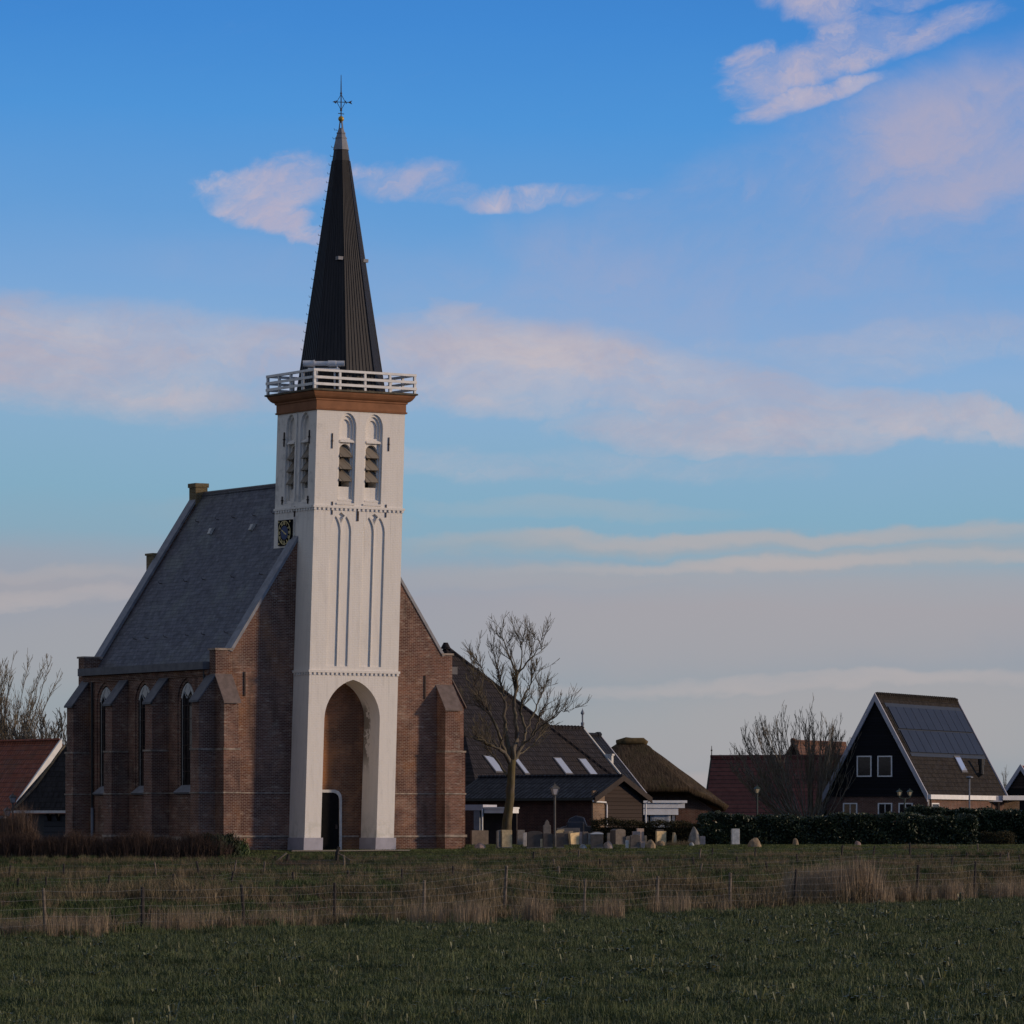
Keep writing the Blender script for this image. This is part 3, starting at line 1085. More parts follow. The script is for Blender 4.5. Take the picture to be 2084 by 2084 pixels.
for ang in (PH - math.pi / 4 * 2.5,):
    pass
for ang, sgn in ((PH + math.pi * 1.18, 1), (PH + math.pi * 1.70, 1)):
    r = rs(27.0)
    p = Vector((SU + r * math.cos(ang) * .97, SV + r * math.sin(ang) * .97, 27.0))
    b.box(p.x - .13, p.x + .13, p.y - .13, p.y + .13, 26.95, 27.1)
b.build_each('spire_vent', M['lead_pale'], spire)
hk_ang = R(180 - 22.5) - R(0)
for i in range(26):
    z = 22.9 + i * (33.0 - 22.9) / 25.0
    r = max(rs(z), .14)
    d = Vector((math.cos(hk_ang), math.sin(hk_ang), 0))
    p = Vector((SU, SV, z)) + d * (r - .03)
    b = MB()
    b.tube([p, p + d * .09 + Vector((0, 0, .02)), p + d * .13 + Vector((0, 0, .0)), p + d * .16 + Vector((0, 0, .09))], .012, 4)
    b.build('climbing_hook', M['iron'], spire)
vane = thing('weather_vane', None, None)
vane.parent = church
b = MB()
b.tube([(SU, SV, 33.35), (SU, SV, 34.95), (SU, SV, 35.55)], [.03, .028, .014], 6)
for i in range(4):
    pass
ex = Vector((math.cos(R(-20)), math.sin(R(-20)), 0))
ctr = Vector((SU, SV, 34.30))
for sg in (1, -1):
    b.tube([ctr + Vector((0, 0, .36)), ctr + ex * .2 * sg, ctr - Vector((0, 0, .36))], .018, 4)
    b.tube([ctr + ex * .2 * sg + Vector((0, 0, .07)), ctr + ex * .26 * sg - Vector((0, 0, .07))], .022, 4)
b.tube([ctr - ex * .36, ctr + ex * .42], .018, 4)
b.slab([ctr - ex * .40, ctr - ex * .26 + Vector((0, 0, .06)), ctr - ex * .26 - Vector((0, 0, .06))], .02)
b.slab([ctr + ex * .30, ctr + ex * .52 + Vector((0, 0, .09)), ctr + ex * .46, ctr + ex * .52 - Vector((0, 0, .09))], .02)
b.tube([ctr + Vector((0, 0, .36)), ctr + Vector((0, 0, .48))], [.06, .03], 6)
b.tube([ctr - Vector((0, 0, .40)), ctr - Vector((0, 0, .32))], [.06, .05], 6)
b.tube([Vector((SU, SV, 33.78)) - ex * .14, Vector((SU, SV, 33.76)) + ex * .14], .02, 4)
b.build('vane', M['iron'], vane)
b = MB()
b.lathe([(.02, 33.40)] + [(.135 * math.sin(math.pi * i / 10), 33.53 - .135 * math.cos(math.pi * i / 10)) for i in range(1, 10)] + [(.02, 33.66)], 14, (SU, SV))
b.build('ball', M['gold_dull'], vane, smooth=True)

# siren on the gallery corner: a white horizontal drum of two sections on a bracket
sir = thing('siren', None, None)
sir.parent = church
SX = Vector((math.cos(-CH.th), math.sin(-CH.th), 0))
sc_ = Vector((US + .42, .12, 22.09))
b = MB()
rr = [(-.94, .0), (-.94, .14), (-.62, .145), (-.46, .145), (-.46, .165), (-.40, .165), (-.40, .112), (.18, .112), (.20, .14), (.56, .14), (.57, .128), (.94, .128), (.94, .0)]
b.tube([sc_ + SX * x for x, r in rr], [max(r, .002) for x, r in rr], 16)
b.build('drum', M['siren'], sir, smooth=False)
b = MB()
for x in (-.42, .62):
    p = sc_ + SX * x
    b.tube([p + Vector((0, 0, -.12)), p + Vector((0, 0, -.24))], .04, 6)
p0, p1 = sc_ + SX * -.72 + Vector((0, 0, -.25)), sc_ + SX * .72 + Vector((0, 0, -.25))
b.tube([p0, p1], .055, 6)
b.tube([sc_ + SX * -.3 + Vector((0, 0, -.25)), sc_ + SX * -.3 + Vector((0, 0, -1.18))], .05, 6)
b.tube([sc_ + SX * .5 + Vector((0, 0, -.25)), sc_ + SX * .5 + Vector((0, 0, -1.18))], .05, 6)
b.build('bracket', M['rail'], sir)

# clock on the left face
clk = thing('clock', None, None)
clk.parent = church
CUa = LEAN * 14.5
cv, cz_ = 2.43, 14.52
b = MB()
b.prism([(1.85, 13.94), (3.02, 13.94), (3.02, 15.10), (1.85, 15.10)], 'u', CUa - .10, CUa + .1)
b.build('dial_board', M['clockblack'], clk)
b = MB()
n = 40
for i in range(n):
    a, c = 2 * math.pi * i / n, 2 * math.pi * (i + 1) / n
    for r0, r1 in ((.52, .545),):
        b.prism([(cv + r0 * math.cos(a), cz_ + r0 * math.sin(a)), (cv + r1 * math.cos(a), cz_ + r1 * math.sin(a)),
                 (cv + r1 * math.cos(c), cz_ + r1 * math.sin(c)), (cv + r0 * math.cos(c), cz_ + r0 * math.sin(c))], 'u', CUa - .122, CUa - .09)
b.build('dial_ring', M['gold'], clk)
for sx, sz in ((-1, 1), (1, 1), (-1, -1), (1, -1)):
    b = MB()
    b.prism([(cv + sx * .46, cz_ + sz * .46), (cv + sx * .53, cz_ + sz * .46), (cv + sx * .53, cz_ + sz * .53), (cv + sx * .46, cz_ + sz * .53)], 'u', CUa - .115, CUa - .09)
    b.build('corner_ornament', M['gold'], clk)
b = MB()
b.prism([(cv + .32 * math.cos(2 * math.pi * i / 28), cz_ + .32 * math.sin(2 * math.pi * i / 28)) for i in range(28)], 'u', CUa - .112, CUa - .09)
b.build('dial_centre', M['clockblue'], clk)
b = MB()
dg = bpy.context.evaluated_depsgraph_get()
for i, tx in enumerate(('XII', 'I', 'II', 'III', 'IV', 'V', 'VI', 'VII', 'VIII', 'IX', 'X', 'XI')):
    cu = bpy.data.curves.new('numeral', 'FONT')
    cu.body, cu.size, cu.align_x, cu.align_y = tx, .205, 'CENTER', 'CENTER'
    cu.offset = .007
    to = bpy.data.objects.new('numeral', cu)
    COL.objects.link(to)
    bpy.context.view_layer.update()
    me = to.to_mesh()
    al = R(90 - 30 * i)
    rot = al - math.pi / 2
    for_v = []
    for q in me.vertices:
        x = q.co.x * (.62 if len(tx) > 3 else .8)
        y = q.co.y
        xr = x * math.cos(rot) - y * math.sin(rot) + .43 * math.cos(al)
        yr = x * math.sin(rot) + y * math.cos(rot) + .43 * math.sin(al)
        for_v.append((CUa - .118, cv - xr, cz_ + yr))
    b = MB()
    b.add(for_v, [tuple(p.vertices) for p in me.polygons])
    b.build('numeral', M['gold'], clk)
    to.to_mesh_clear()
    bpy.data.objects.remove(to, do_unlink=True)
for ang, ln, wd in ((-25, .24, .032), (150, .30, .022)):
    b = MB()
    d = Vector((math.cos(R(ang)), math.sin(R(ang))))
    p = Vector((-d.y, d.x))
    q = [d * -.06 + p * wd, d * -.06 - p * wd, d * ln * .7 - p * wd, d * ln, d * ln * .7 + p * wd]
    b.prism([(cv - k.x, cz_ + k.y) for k in q], 'u', CUa - .13, CUa - .115)
    b.build('clock_hand', M['gold'], clk)

# nave ----------------------------------------------------------------
KS = 1.47                                   # roof slope
ZP = 17.35                                  # coping peak
b = MB()
b.prism([(UL + .02, -.3), (UR - .02, -.3), (UR - .02, 8.3), (UC, 8.3), (UL + .02, 8.3)], 'v', VG + .55, VB - .55)
nave = b.build('nave_wall', [M['brick']], church)
cut = []
WC = (4.15, 8.17, 11.93)
for c in WC:
    cut.append(MB().prism(arch(c, .80, 2.70, 6.85, 7.86, 8), 'u', UL - 1, UL + .09))
for c in WC:
    cut.append(MB().prism(arch(c, .66, 2.75, 6.85, 7.72, 8), 'u', UL - 1, UL + .20))
carve(nave, cut)
for c in WC:
    win = thing('window', None, None)
    win.parent = church
    b = MB()
    b.prism(arch(c, .66, 2.75, 6.85, 7.72, 8), 'u', UL + .155, UL + .205)
    b.build('pane', M['glass'], win)
    b = MB()
    b.box(UL + .115, UL + .155, c - .66, c - .62, 3.0, 6.95)
    b.box(UL + .115, UL + .155, c + .58, c + .66, 3.0, 6.9)
    b.box(UL + .125, UL + .155, c + .28, c + .33, 3.0, 6.95)
    b.box(UL + .125, UL + .155, c - .03, c + .03, 3.0, 6.95)
    for z in (3.6, 4.2, 4.8, 5.4, 6.0, 6.6):
        b.box(UL + .13, UL + .155, c - .62, c + .58, z, z + .03)
    b.build('glazing_bar', M['iron'], win)
    b = MB()
    b.prism([(c - .60, 6.95), (c - .52, 6.95), (c - .30, 7.30), (c, 7.05), (c + .30, 7.30), (c + .52, 6.95), (c + .60, 6.95)] + arch(c, .60, 6.8, 6.86, 7.64, 8)[3:-1], 'u', UL + .10, UL + .15)
    b.build('window_head', M['offwhite'], win)
    b = MB()
    b.tube([(UL + .09, c + .05, 6.95), (UL + .09, c + .28, 7.25), (UL + .09, c + .1, 7.55)], .02, 4)
    b.tube([(UL + .09, c + .0, 6.95), (UL + .09, c - .26, 7.25), (UL + .09, c - .1, 7.55)], .02, 4)
    b.box(UL + .105, UL + .12, c + .47, c + .49, 3.0, 7.0)
    b.build('mullion', M['offwhite'], win)
    b = MB()
    b.hexa([(UL - .12, c - .84, 2.58), (UL + .15, c - .84, 2.58), (UL + .15, c + .84, 2.58), (UL - .12, c + .84, 2.58)],
           [(UL - .2, c - .84, 2.66), (UL + .15, c - .64, 3.0), (UL + .15, c + .64, 3.0), (UL - .2, c + .84, 2.66)])
    b.build('sill', M['lead_pale'], win)


def gable(v0, v1, zc):
    """gable wall with shoulders, its raised edge following the roof"""
    sl, sr = UC - (zc - 9.12) / KS, UC + (zc - 9.12) / KS
    poly = [(UL, -.3), (UR, -.3), (UR, 9.05), (sr, 9.05), (UC, zc - .12), (sl, 9.05), (UL, 9.05)]
    b = MB()
    b.prism(poly, 'v', v0, v1)
    o = b.build('gable_wall', M['brick'], church)
    b = MB()
    th = .13
    for s in (-1, 1):
        a = UC + s * (zc - 9.12) / KS
        pk = (UC, zc)
        q = [(a, 9.0), pk, (UC, zc + th * 1.4), (a + s * .14, 9.0 + .04)]
        b.prism(q, 'v', v0 - .05, v1 + .05)
    b.build_each('coping', M['lead_pale'], o)
    b = MB()
    b.box(UL - .06, sl + .05, v0 - .06, v1 + .06, 9.05, 9.14)
    b.box(sr - .05, UR + .06, v0 - .06, v1 + .06, 9.05, 9.14)
    b.build_each('shoulder_stone', M['stone'], o)
    return o


g1 = gable(VG, VG + .55, ZP)
g2 = gable(VB - .55, VB, ZP - .1)
for u in (-2.3, 7.3):
    b = MB()
    b.box(u - .035, u + .035, VG - .05, VG + .1, 7.0, 8.1)
    b.build('anchor_iron', M['iron'], g1)
# roof
b = MB()
ze = 8.50
for s in (-1, 1):
    ev = UC + s * (ZP - .3 - ze) / KS
    b.slab([(ev, VG + .55, ze), (UC, VG + .55, ZP - .3), (UC, VB - .55, ZP - .3), (ev, VB - .55, ze)] if s < 0 else
           [(UC, VG + .55, ZP - .3), (ev, VG + .55, ze), (ev, VB - .55, ze), (UC, VB - .55, ZP - .3)], .18)
roof = b.build('nave_roof', M['slate'], church)
b = MB()
b.tube([(UC, VG + .5, ZP - .30), (UC, VB - .5, ZP - .30)], .09, 6)
b.build('roof_ridge', M['lead'], roof)
b = MB()
for s in (-1, 1):
    ev = UC + s * (ZP - .3 - ze) / KS
    b.box(ev - s * .05, ev + s * .98, VG + .56, VB - .56, 8.20, 8.545)
b.build_each('gutter', M['lead'], roof)
for px, py in ((432, 1082), (516, 1074)):
    u, v, z = CH.plane(px, py, 0, 0, 0)
    # point on the left roof slope
    d = None
    best = min(((abs(CH.onu(px, py, uu)[1] - (ZP - .3 - KS * (UC - uu))), uu) for uu in np.arange(-3, 2.6, .02)))
    uu = best[1]
    vv, zz = CH.onu(px, py, uu)
    b = MB()
    b.prism([(uu - .12, zz - .15), (uu + .1, zz + .2), (uu - .1, zz + .17), (uu - .22, zz - .1)], 'v', vv - .11, vv + .11)
    b.build('roof_vent', M['offwhite'], roof)
rng = random.Random(5)
for (zz, n) in ((15.6, 6), (12.6, 5), (9.9, 6)):
    for i in range(n):
        vv = 2.6 + (VB - 4) * (i + rng.uniform(.2, .8)) / n
        uu = UC - (ZP - .3 - zz) / KS
        b = MB()
        b.tube([(uu + .02, vv, zz), (uu - .16, vv, zz + .02), (uu - .19, vv, zz + .1)], .018, 4)
        b.build('roof_hook', M['iron'], roof)
# brick cornice under the gutter
b = MB()
b.box(UL - .10, UL + .03, VG + .56, VB - .56, 7.98, 8.195)
b.box(UL - .05, UL + .03, VG + .56, VB - .56, 7.90, 7.978)
b.build('eaves_course', M['brick'], church)
# chimneys on the rear gable
b = MB()
u0 = CH.onv(398, 1000, VB - .6)[0]
u1 = CH.onv(422, 1000, VB - .6)[0]
b.box(u0, u1, VB - .62, VB + .02, 16.0, 17.46)
b.box(u0 - .05, u1 + .05, VB - .67, VB + .07, 17.34, 17.54)
b.build('chimney', M['chimney_brick'], church)
b = MB()
u0, z1 = CH.onv(306, 1126, VB + .3)
u1 = CH.onv(324, 1126, VB + .3)[0]
b.box(u0, u1 + .4, VB, VB + .7, 8, z1 - .1)
b.box(u0 - .05, u1 + .44, VB - .0, VB + .75, z1 - .1, z1)
b.build('rear_pier', M['chimney_brick'], church)


def buttress(name, cx0, cx1, y0, y1, face, ztop=7.95, zlow=6.85):
    """face: 'u-' left, 'u+' right, 'v-' front.  cx = extent along the wall, y0 wall plane, y1 outer plane"""
    def T(a, d):
        return (d, a) if face[0] == 'u' else (a, d)
    s = 1 if y1 > y0 else -1
    b = MB()

    def hb(a0, a1, d0, d1, z0, z1, mb):
        p, q = T(a0, d0), T(a1, d1)
        mb.box(p[0], q[0], p[1], q[1], z0, z1)
    b2 = MB()
    # body with sloping head
    lo = [T(cx0, y0) + (4.62,), T(cx1, y0) + (4.62,), T(cx1, y1) + (4.62,), T(cx0, y1) + (4.62,)]
    hi = [T(cx0, y0) + (ztop - .12,), T(cx1, y0) + (ztop - .12,), T(cx1, y1) + (zlow - .02,), T(cx0, y1) + (zlow - .02,)]
    b.hexa(lo, hi)
    e = .05
    hb(cx0 - e, cx1 + e, y0, y1 + s * e, -.3, 4.55, b)
    root = b.build(name, M['brick'], church)
    hb(cx0 - e - .03, cx1 + e + .03, y0, y1 + s * (e + .04), 4.55, 4.63, b2)
    hb(cx0 - e - .03, cx1 + e + .03, y0, y1 + s * (e + .04), 2.60, 2.67, b2)
    hb(cx0 - e - .06, cx1 + e + .06, y0, y1 + s * (e + .07), .62, .74, b2)
    b2.build('stone_band', M['stone'], root)
    b3 = MB()
    o = .07
    lo = [T(cx0 - o, y0) + (ztop - .11,), T(cx1 + o, y0) + (ztop - .11,), T(cx1 + o, y1 + s * .12) + (zlow - .16,), T(cx0 - o, y1 + s * .12) + (zlow - .16,)]
    hi = [(x, y, z + .09) for x, y, z in lo]
    b3.hexa(lo, hi)
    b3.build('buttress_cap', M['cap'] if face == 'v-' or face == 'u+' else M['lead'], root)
    return root


for c in (1.78, 6.15, 9.98, 13.79):
    buttress('buttress', c - .33, c + .33, UL, UL - .82, 'u-', 8.0, 6.86)
for c in (1.78, 5.92, 9.84, 13.79):
    buttress('buttress', c - .33, c + .33, UR, UR + .66, 'u+', 8.0, 6.75)
buttress('buttress', UL + .03, UL + .78, VG, VG - .72, 'v-', 8.0, 6.8)
buttress('buttress', UR - .83, UR - .03, VG, VG - .72, 'v-', 7.70, 6.62)
# stone courses on the walls
b = MB()
b.box(UL - .035, UL + .02, VG + .56, VB - .56, 2.60, 2.655)
b.box(UL - .06, UL + .02, VG + .56, VB - .56, -.3, .66)
for u0, u1 in ((UL + .84, .0), (4.85, UR - .88)):
    b.box(u0, u1, VG - .035, VG + .02, 2.60, 2.655)
    b.box(u0, u1, VG - .06, VG + .02, .62, .70)
b.box(.95, 3.7, VG - .05, VG - .018, .62, .70)
b.build_each('stone_band', M['stone'], church)
b = MB()
b.tube([(UL - .08, 13.0, .9), (UL - .08, 13.0, 7.9)], .06, 8)
b.tube([(UL - .08, 1.95 + .35, 7.6), (UL - .08, 1.95 + .35, 8.2)], .06, 8)
b.build('downpipe', M['asphalt_dark'], church)
b = MB()
b.tube([(UL - .1, 12.95, -.2), (UL - .1, 12.95, 2.0)], .07, 8)
b.build('downpipe', M['greywin'], church)
# door in the porch
door = thing('door', None, None)
door.parent = church
du0, du1 = .95, 2.62
b = MB()
pts = [(du0, -.05), (du1, -.05), (du1, 2.38), (du1 - .05, 2.52), (du1 - .16, 2.62), (du1 - .34, 2.66), (du0, 2.66)]
b.prism(pts, 'v', VG - .10, VG - .021)
b.build('door_leaf', M['clockblack'], door)
b = MB()
b.box(du1, du1 + .13, VG - .13, VG - .02, -.05, 2.40)
b.prism([(du1, 2.38), (du1 + .13, 2.38), (du1 + .1, 2.56), (du1 - .02, 2.72), (du1 - .24, 2.79), (du0, 2.79), (du0, 2.66), (du1 - .34, 2.66), (du1 - .16, 2.62), (du1 - .05, 2.52)], 'v', VG - .131, VG - .021)
b.build('door_frame', M['offwhite'], door)
b = MB()
b.box(du1 - .2, du1 - .1, VG - .13, VG - .1, 1.0, 1.2)
b.build('door_handle', M['iron'], door)
# ------------------------------------------------------------------ other buildings
GZ = .22


def wall_window(par, a0, a1, z0, z1, frame_mat, face='v', at=0.0, out=-1, bars=1, name='window'):
    """window on a wall; a along the wall, `at` the wall plane, out = outward sign"""
    f = MB()
    w_ = .07

    def bx(mb, p, q, d0, d1, za, zb):
        if face == 'v':
            mb.box(p, q, at + out * d0, at + out * d1, za, zb)
        else:
            mb.box(at + out * d0, at + out * d1, p, q, za, zb)
    bx(f, a0, a0 + w_, -.05, .05, z0, z1)
    bx(f, a1 - w_, a1, -.05, .05, z0, z1)
    bx(f, a0 + w_, a1 - w_, -.05, .05, z1 - w_, z1)
    bx(f, a0 + w_, a1 - w_, -.05, .07, z0, z0 + w_)
    for i in range(bars):
        c = a0 + (a1 - a0) * (i + 1) / (bars + 1)
        bx(f, c - .02, c + .02, -.03, .03, z0 + w_, z1 - w_)
    o = f.build(name, frame_mat, par)
    p = MB()
    bx(p, a0 + w_, a1 - w_, -.03, .012, z0 + w_, z1 - w_)
    p.build('pane', M['glass'], o)
    return o


def skylight(par, frm, corners, v0, z0, k):
    """roof window: corners in photo columns/rows on the roof plane"""
    pts = [Vector(frm.plane(px, py, v0, z0, k)) for px, py in corners]
    # make it a true rectangle on the slope
    u0 = (pts[0].x + pts[3].x) / 2
    u1 = (pts[1].x + pts[2].x) / 2
    va = (pts[0].y + pts[1].y) / 2
    vb = (pts[2].y + pts[3].y) / 2
    nrm = Vector((0, -k, 1)).normalized()

    def P(u, v, h):
        return Vector((u, v, z0 + k * (v - v0))) + nrm * h
    b = MB()
    b.hexa([P(u0 - .06, vb - .06, -.02), P(u1 + .06, vb - .06, -.02), P(u1 + .06, va + .06, -.02), P(u0 - .06, va + .06, -.02)],
           [P(u0 - .06, vb - .06, .07), P(u1 + .06, vb - .06, .07), P(u1 + .06, va + .06, .07), P(u0 - .06, va + .06, .07)])
    o = b.build('skylight', M['lead'], par)
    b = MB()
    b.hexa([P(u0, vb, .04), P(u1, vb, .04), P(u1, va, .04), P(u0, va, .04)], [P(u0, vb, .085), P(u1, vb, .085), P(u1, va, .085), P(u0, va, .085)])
    b.build('pane', M['glass_sky_tint'], o)


# --- farmhouse behind the churchyard: pyramid roof with a lower wing
FA = Frame(1186, 274.0, 55)
farm = FA.root('farmhouse', 'large farmhouse with a steep dark tiled pyramid roof and a row of four skylights', 'farmhouse')
KF = math.tan(R(47))
zR = CZ + (HZ - 1482) / F * 274.0
zE = 3.0
vE = -(zR - zE) / KF
ua, va, za = FA.plane(907, 1317, 0, zR, KF)
hh = va - vE
uL_, uR_ = ua - hh, ua + hh
vB_ = va + hh
b = MB()
b.slab([(uL_, vE, zE), (uR_, vE, zE), (ua, va, za)], .15)
b.slab([(uR_, vE, zE), (uR_, vB_, zE), (ua, va, za)], .15)
b.slab([(uR_, vB_, zE), (uL_, vB_, zE), (ua, va, za)], .15)
b.slab([(uL_, vB_, zE), (uL_, vE, zE), (ua, va, za)], .15)
rf = b.build('roof', M['tile_dark'], farm)
b = MB()
b.tube([(ua, va, za + .02), (uR_ - .2, vE + .2, zE + .25)], .12, 6)
b.tube([(ua, va, za + .02), (uR_ - .2, vB_ - .2, zE + .25)], .12, 6)
b.tube([(ua, va, za - .1), (ua, va, za + .25)], [.3, .12], 8)
b.build('hip_tiles', M['tile_dark'], rf)
b = MB()
b.slab([(uR_ - 3.4, vE + .003, zE + .003), (0, vE + .003, zE + .003), (0, 0, zR + .003), (uR_ - 3.4, 0, zR + .003)], .16)
b.slab([(0, 0, zR), (0, -vE, zE), (uR_ - 3.4, -vE, zE), (uR_ - 3.4, 0, zR)], .16)
wr = b.build('wing_roof', M['tile_dark'], farm)
b = MB()
b.tube([(uR_ - 3.6, 0, zR + .02), (.02, 0, zR + .02)], .10, 6)
for i in range(12):
    u = -3.8 + i * .33
    b.tube([(u, 0, zR + .02), (u + .08, 0, zR + .03)], .13, 6)
b.build('ridge_tiles', M['tile_dark'], wr)
b = MB()
b.hexa([(-.02, 0.05, zR - .12), (.10, 0.05, zR - .12), (.10, vE - .05, zE - .12), (-.02, vE - .05, zE - .12)],
       [(-.02, 0.05, zR + .12), (.10, 0.05, zR + .12), (.10, vE - .05, zE + .12), (-.02, vE - .05, zE + .12)])
b.build('verge_board', M['offwhite'], wr)
b = MB()
b.lathe([(.05, zR), (.10, zR + .25), (.10, zR + .3), (.045, zR + .35), (.05, zR + .75), (.10, zR + .8), (.11, zR + .85), (.02, zR + 1.05), (.005, zR + 1.12)], 8, (-.02, 0))
b.build('finial', M['greywin'], wr)
b = MB()
b.box(uL_ + .4, uR_ - .4, vE + .4, vB_ - .4, 0, zE + .1)
b.prism([(vE + .4, 0), (-vE - .4, 0), (-vE - .4, zE + .2), (0, zR - .3), (vE + .4, zE + .2)], 'u', uR_ - 1, -.15)
b.build('wall', M['brick_dark'], farm)
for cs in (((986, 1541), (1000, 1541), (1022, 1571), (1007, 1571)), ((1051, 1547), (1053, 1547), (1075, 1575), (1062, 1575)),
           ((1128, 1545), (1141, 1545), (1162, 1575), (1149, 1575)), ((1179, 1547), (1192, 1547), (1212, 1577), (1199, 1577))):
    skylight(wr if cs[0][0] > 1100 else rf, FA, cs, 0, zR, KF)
# small step where the wing's verge breaks, and the lower glazed extension beyond it
b = MB()
ue = 1.75
z2 = zR - .38
v2 = -3.75
b.slab([(.12, v2, z2 + v2 * KF), (ue, v2, z2 + v2 * KF), (ue, 0, z2), (.12, 0, z2)], .14)
b.slab([(.12, 0, z2), (ue, 0, z2), (ue, 3.2, z2 - 3.2 * KF), (.12, 3.2, z2 - 3.2 * KF)], .14)
xr = b.build('extension_roof', M['tile_gloss'], farm)
b = MB()
b.tube([(.1, 0, z2 + .03), (ue, 0, z2 + .03)], .12, 6)
b.tube([(ue - .35, 0, z2 + .05), (ue - .05, 0, z2 + .05)], .16, 6)
b.build('ridge_tiles', M['tile_gloss'], xr)
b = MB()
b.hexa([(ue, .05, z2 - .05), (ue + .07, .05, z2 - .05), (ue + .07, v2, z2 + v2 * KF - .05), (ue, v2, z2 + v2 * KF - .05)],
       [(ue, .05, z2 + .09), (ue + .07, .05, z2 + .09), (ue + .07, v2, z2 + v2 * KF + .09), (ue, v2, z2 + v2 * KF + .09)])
b.build('verge_board', M['grey_shaded_white'], xr)
b = MB()
b.prism([(-3.2, 0), (3.0, 0), (3.0, 2.8), (0, z2 - .3), (-3.2, 2.7)], 'u', .13, ue - .1)
b.build('extension_wall', M['brick_dark'], farm)
p = FA.plane(1237, 1548, 0, zR, KF)
b = MB()
b.box(.11, .30, p[1] - .16, p[1] + .16, p[2] - .5, p[2] + .28)
b.box(.105, .36, p[1] - .2, p[1] + .2, p[2] + .28, p[2] + .38)
b.build('verge_stop', M['offwhite'], wr)

# --- barn annex with brown boarded gable
AN = Frame(1213, 250.0, -40)
annex = AN.root('barn_annex', 'low brick annex with a dark tiled roof and brown boarded gable behind the headstones', 'annex')
WA, LA = 4.15, 9.6
zA = CZ + (HZ - 1619) / F * 250
zr = CZ + (HZ - 1579) / F * 251.5
ka = (zr - zA) / (WA / 2)
b = MB()
b.slab([(-LA, -.25, zA - .12), (.12, -.25, zA - .12), (.12, WA / 2, zr), (-LA, WA / 2, zr)], .13)
b.slab([(.12, WA / 2, zr), (.12, WA + .25, zA - .12), (-LA, WA + .25, zA - .12), (-LA, WA / 2, zr)], .13)
ar = b.build('roof', M['tile_gloss'], annex)
b = MB()
b.tube([(-LA, WA / 2, zr + .02), (.1, WA / 2, zr + .02)], .09, 6)
b.build('ridge_tiles', M['tile_gloss'], ar)
b = MB()
b.box(-LA, .05, -.37, -.26, zA - .25, zA - .13)
b.build('gutter', M['asphalt_dark'], ar)
b = MB()
b.prism([(0, -.2), (WA, -.2), (WA, zA - .1), (WA / 2, zr - .2), (0, zA - .1)], 'u', -LA + .2, -.3)
b.build('wall', M['brick_dark'], annex)
b = MB()
b.prism([(.95, GZ + .05), (WA, GZ + .05), (WA, zA - .12), (WA / 2, zr - .22), (.95, zA - .12 + .95 * ka)], 'u', -.298, -.22)
b.build('gable_boards', M['boards_brown'], annex)
b = MB()
b.box(-.298, -.2, 0, .948, -.2, zA + .25)
b.build('brick_corner', M['brick_pale'], annex)
b = MB()
for s in (-1, 1):
    y0 = -.27 if s < 0 else WA + .27
    b.hexa([(.12, WA / 2, zr - .26), (.17, WA / 2, zr - .26), (.17, y0, zA - .38), (.12, y0, zA - .38)],
           [(.12, WA / 2, zr + .04), (.17, WA / 2, zr + .04), (.17, y0, zA - .08), (.12, y0, zA - .08)])
b.build('verge_board', M['brown_trim'], annex)
for pts in ([(.0, -.3, zA - .22), (.05, -.3, zA - .3), (-.12, .95, zA - .34), (-.14, 1.05, zA - .5), (-.14, 1.05, GZ)],
            [(.0, WA + .2, zA - .22), (-.1, WA + .04, zA - .4), (-.12, WA + .04, GZ)]):
    b = MB()
    b.tube(pts, .045, 8)
    b.build('downpipe', M['white'], annex)
# porch with white fascia at the far end of the annex
b = MB()
p0 = W3(946, 1690, 244)
pr = thing('garden_porch', 'pale open porch with white fascia beside the church buttress', 'porch', (p0.x, 244, GZ), R(-18))
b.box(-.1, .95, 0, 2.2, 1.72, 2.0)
b.build('flat_roof', M['grey_shaded_white'], pr)
b = MB()
b.box(.97, 2.1, .1, 2.2, 1.58, 1.80)
b.box(.96, 2.14, .04, 2.2, 1.80, 1.88)
b.build('fascia', M['white'], pr)
b = MB()
b.box(.45, .75, .05, .2, -.2, 1.72)
b.build('corner_post', M['greywin'], pr)
b = MB()
b.tube([(.93, -.05, 1.8), (.93, -.05, -.2)], .04, 8)
b.build('downpipe', M['white'], pr)
b = MB()
b.box(-.1, 2.05, 2.0, 2.15, -.2, 1.7)
b.build('back_wall', M['brown_trim'], pr)

# --- thatched farmhouse
TH = Frame(1315, 300.0, 12)
th_ = TH.root('thatched_house', 'brick house under a mossy brown thatched roof sweeping low to the right', 'house')
zr = CZ + (HZ - 1508) / F * 300


def ths(px, py, v):
    u, z = TH.onv(px, py, v)
    return (u, v, z)


RL, RRt = ths(1258, 1512, 0), ths(1312, 1512, 0)
e1 = ths(1120, 1606, -3.2)
e2 = ths(1404, 1604, -3.2)
e3 = ths(1484, 1640, -2.2)
e4 = (e3[0] + .2, 5.5, e3[2])
mid = ths(1375, 1568, -1.2)
b = MB()
tr = []
vs = [RL, RRt, e1, e2, e3, e4, (RL[0] - 3.5, 1.0, e1[2]), (RL[0], 5.5, e1[2] - .2), ths(1330, 1525, -.35), ths(1440, 1612, -2.0)]
fs = [(0, 2, 3, 1), (1, 3, 9, 8), (8, 9, 4), (3, 4, 9), (1, 8, 4, 5), (0, 6, 2), (0, 1, 5, 7), (0, 7, 6)]
b.add(vs, [f for f in fs])
o = b.build('thatch_roof', M['thatch'], th_)
bm = bmesh.new()
bm.from_mesh(o.data)
bmesh.ops.triangulate(bm, faces=bm.faces)
bmesh.ops.subdivide_edges(bm, edges=bm.edges, cuts=5, use_grid_fill=True)
